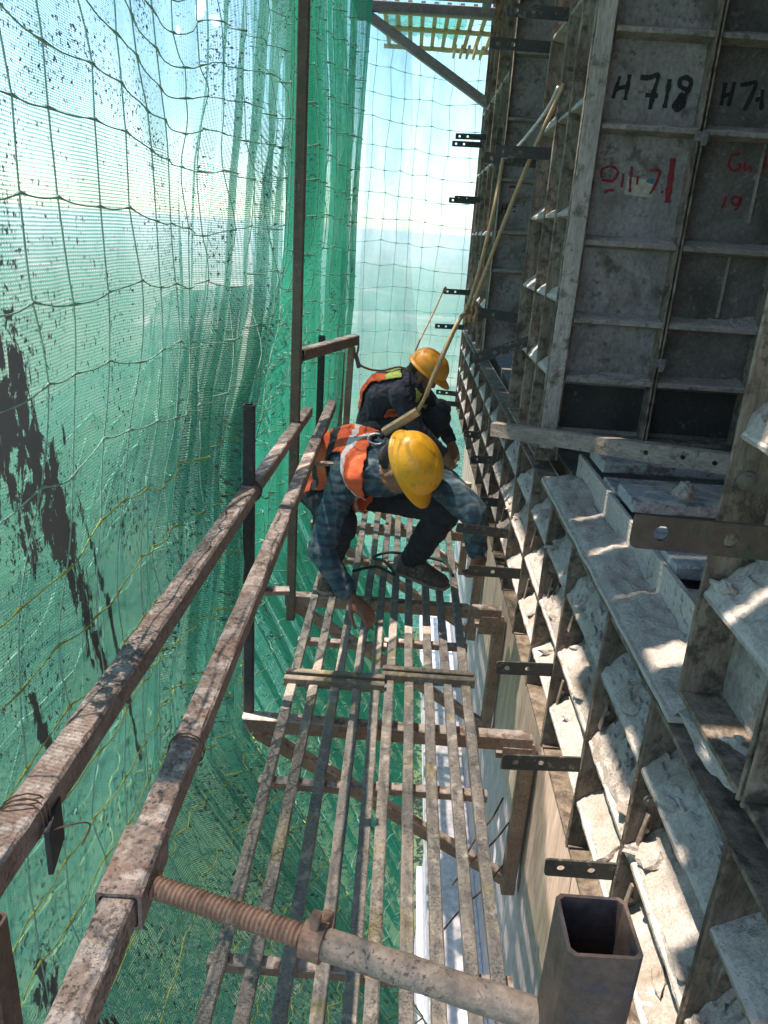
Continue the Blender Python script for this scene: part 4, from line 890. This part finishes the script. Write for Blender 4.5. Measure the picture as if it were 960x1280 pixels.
person('person in navy shirt and amber helmet crouching behind the one in plaid', W2, (.50, -.22, .84), (.84, -.12, -.5), 'navy', 'jeans', 'orange', 'lime', 'helmet2',
       [((.30, 4.66, .251), (.5, .1, -.85), (.3, .9, 0), 1, .5), ((.36, 4.92, .26), (.3, -.2, -.9), (-.3, -.9, 0), -1, .5)], (0, 4.87, 0), tmin=-.12, stripes=False)

# ------------------------------------------------------------------ lanyards, ropes, rods
def rope(name, pts, r, mat, label, cat='rope', n=8, sides=7):
    o = tube(MB(), spline(pts, n), r, sides).build(name, mat, smooth=True); return tag(o, label, cat)
t = thing('safety_lanyard', 'tan safety lanyard with padded shock pack rising from the plaid-shirted worker to the strap', 'lanyard', (-.06, 3.0, .75))
a = MB(); sweep(a, rect(.055, .035, .008), (-.055, 3.02, .785), (.075, 3.0, .885), 6, .002); reparent(a.build('shock_pack', 'web_tan'), t)
a = MB(); tube(a, spline([(.07, 3.0, .88), (.10, 2.99, .95), (.13, 2.96, 1.05), (.20, 2.92, 1.26), (.245, 3.07, 1.275)], 8), .008, 8); reparent(a.build('webbing', 'web_tan', smooth=True), t)
a = MB(); tube(a, spline([(.09, 2.99, .92), (.125, 2.97, 1.05), (.19, 2.93, 1.24), (.24, 3.06, 1.29)], 8), .0065, 8); reparent(a.build('webbing', 'web_tan', smooth=True), t)
a = MB(); tube(a, [V((-.085, 3.01, .755)) + V((math.cos(q) * .035, .01 * math.sin(q), math.sin(q) * .02)) for q in np.linspace(0, 6.283, 16)], .005, 6); reparent(a.build('buckle', 'steel_bright', smooth=True), t)
a = MB(); tube(a, spline([(-.07, 3.0, .765), (-.055, 3.01, .78), (-.04, 3.02, .79)], 4), .013, 7); reparent(a.build('strap_end', 'strap', smooth=True), t)
a = MB()
for k in range(3): tube(a, [V((.235 + .018 * k, 3.108, 1.268)) + V((.004 * math.sin(3 * q), .028 * math.cos(q), .030 * math.sin(q))) for q in np.linspace(0, 6.283, 14)], .008, 6)
reparent(a.build('wrapped_coil', 'rope_tan', smooth=True), t)
rope('tie_rope', [(.255, 3.07, 1.30), (.285, 2.96, 1.45), (.345, 2.84, 1.70), (.40, 2.80, 1.88), (.438, 2.77, 1.99), (.45, 2.765, 2.03)], .0075, 'rope_tan', 'tan rope from the wrapped strap up to the bolted tall panel edge')
rope('tie_rope', [(.24, 3.08, 1.30), (.265, 3.02, 1.45), (.295, 3.02, 1.66), (.31, 3.06, 1.80), (.315, 3.09, 1.83)], .0075, 'rope_tan', 'tan rope from the wrapped strap up to a black strap above')
rope('tie_rope', [(.315, 3.09, 1.83), (.345, 3.03, 1.85), (.42, 2.90, 1.96), (.436, 2.78, 2.02)], .006, 'steel_bright', 'bright steel hook rod above the black straps on tall panels', 'hook')
rope('tie_rope', [(.26, 5.48, 1.19), (.25, 5.46, 1.21), (.18, 5.3, 1.05), (.10, 5.05, .90), (.06, 4.9, .80)], .006, 'rope_tan', 'thin cord dropping from the far corner strap behind amber helmet')
t = thing('safety_lanyard', 'thin tan lanyard with steel hook from the anchor bar to the navy-clad worker', 'lanyard', (-.25, 3.9, .9))
a = MB(); tube(a, spline([(-.252, 3.90, .99), (-.24, 3.90, .93), (-.20, 3.95, .885), (-.12, 4.2, .83), (-.02, 4.55, .80), (.05, 4.76, .74)], 8), .0065, 7); reparent(a.build('webbing', 'rope_tan', smooth=True), t)
a = MB(); tube(a, [V((-.25, 3.885, 1.0)) + V((.02 * math.cos(q), .012 * math.sin(q), .055 * math.sin(q))) for q in np.linspace(0, 6.283, 16)], .0055, 6); tube(a, spline([(-.245, 3.90, .96), (-.232, 3.90, .92), (-.225, 3.91, .89)], 4), .011, 7); reparent(a.build('hook', 'greysteel', smooth=True), t)
rope('green_hose', [(-.17, 3.30, .02), (-.06, 3.34, .035), (.03, 3.30, .02), (-.02, 3.42, .03), (-.08, 3.48, .02), (.0, 3.56, .02), (.12, 3.52, .03), (.27, 3.47, .03), (.315, 3.36, .01)], .0075, 'hose', 'loop of dark green hose on the deck behind the shoe', 'hose')
rope('thin_rod', [(.372, 2.91, .30), (.366, 2.90, .20), (.352, 2.86, .02), (.345, 2.84, -.06)], .005, 'greysteel', 'thin dark rod held in the raised-knee side hand of the plaid-shirted worker', 'rod')
for i, (p, q) in enumerate((((.30, 1.92, -.36), (.47, 2.22, -.33)), ((.30, 2.05, -.58), (.50, 2.20, -.42)), ((.26, 2.0, -.78), (.50, 2.2, -.62)))):
    p, q = V(p), V(q); rope('binding_wire', [p, p.lerp(q, .35) + V((0, .005, .006)), p.lerp(q, .7) + V((.004, 0, -.006)), q], .0035, 'wire', 'twisted brown binding wire by the strut under the deck joint, %s from the top' % ORD[i], 'wire')
# ------------------------------------------------------------------ haze over the land
hz = MB().box((0, 0, (GZ - 1 + 5) / 2), (11900, 11900, 5 - GZ + 1)).build('haze', 'white'); hz.data.materials.clear()
hm = bpy.data.materials.new('haze_air'); hm.use_nodes = True; hn = hm.node_tree; hn.nodes.clear(); ho = hn.nodes.new('ShaderNodeOutputMaterial'); pv_ = hn.nodes.new('ShaderNodeVolumePrincipled')
pv_.inputs['Color'].default_value = (.90, .93, .95, 1); pv_.inputs['Density'].default_value = .0008; pv_.inputs['Anisotropy'].default_value = .2
hn.links.new(pv_.outputs[0], ho.inputs['Volume']); hz.data.materials.append(hm); tag(hz, 'pale haze lying over the land below', 'haze', kind='stuff')
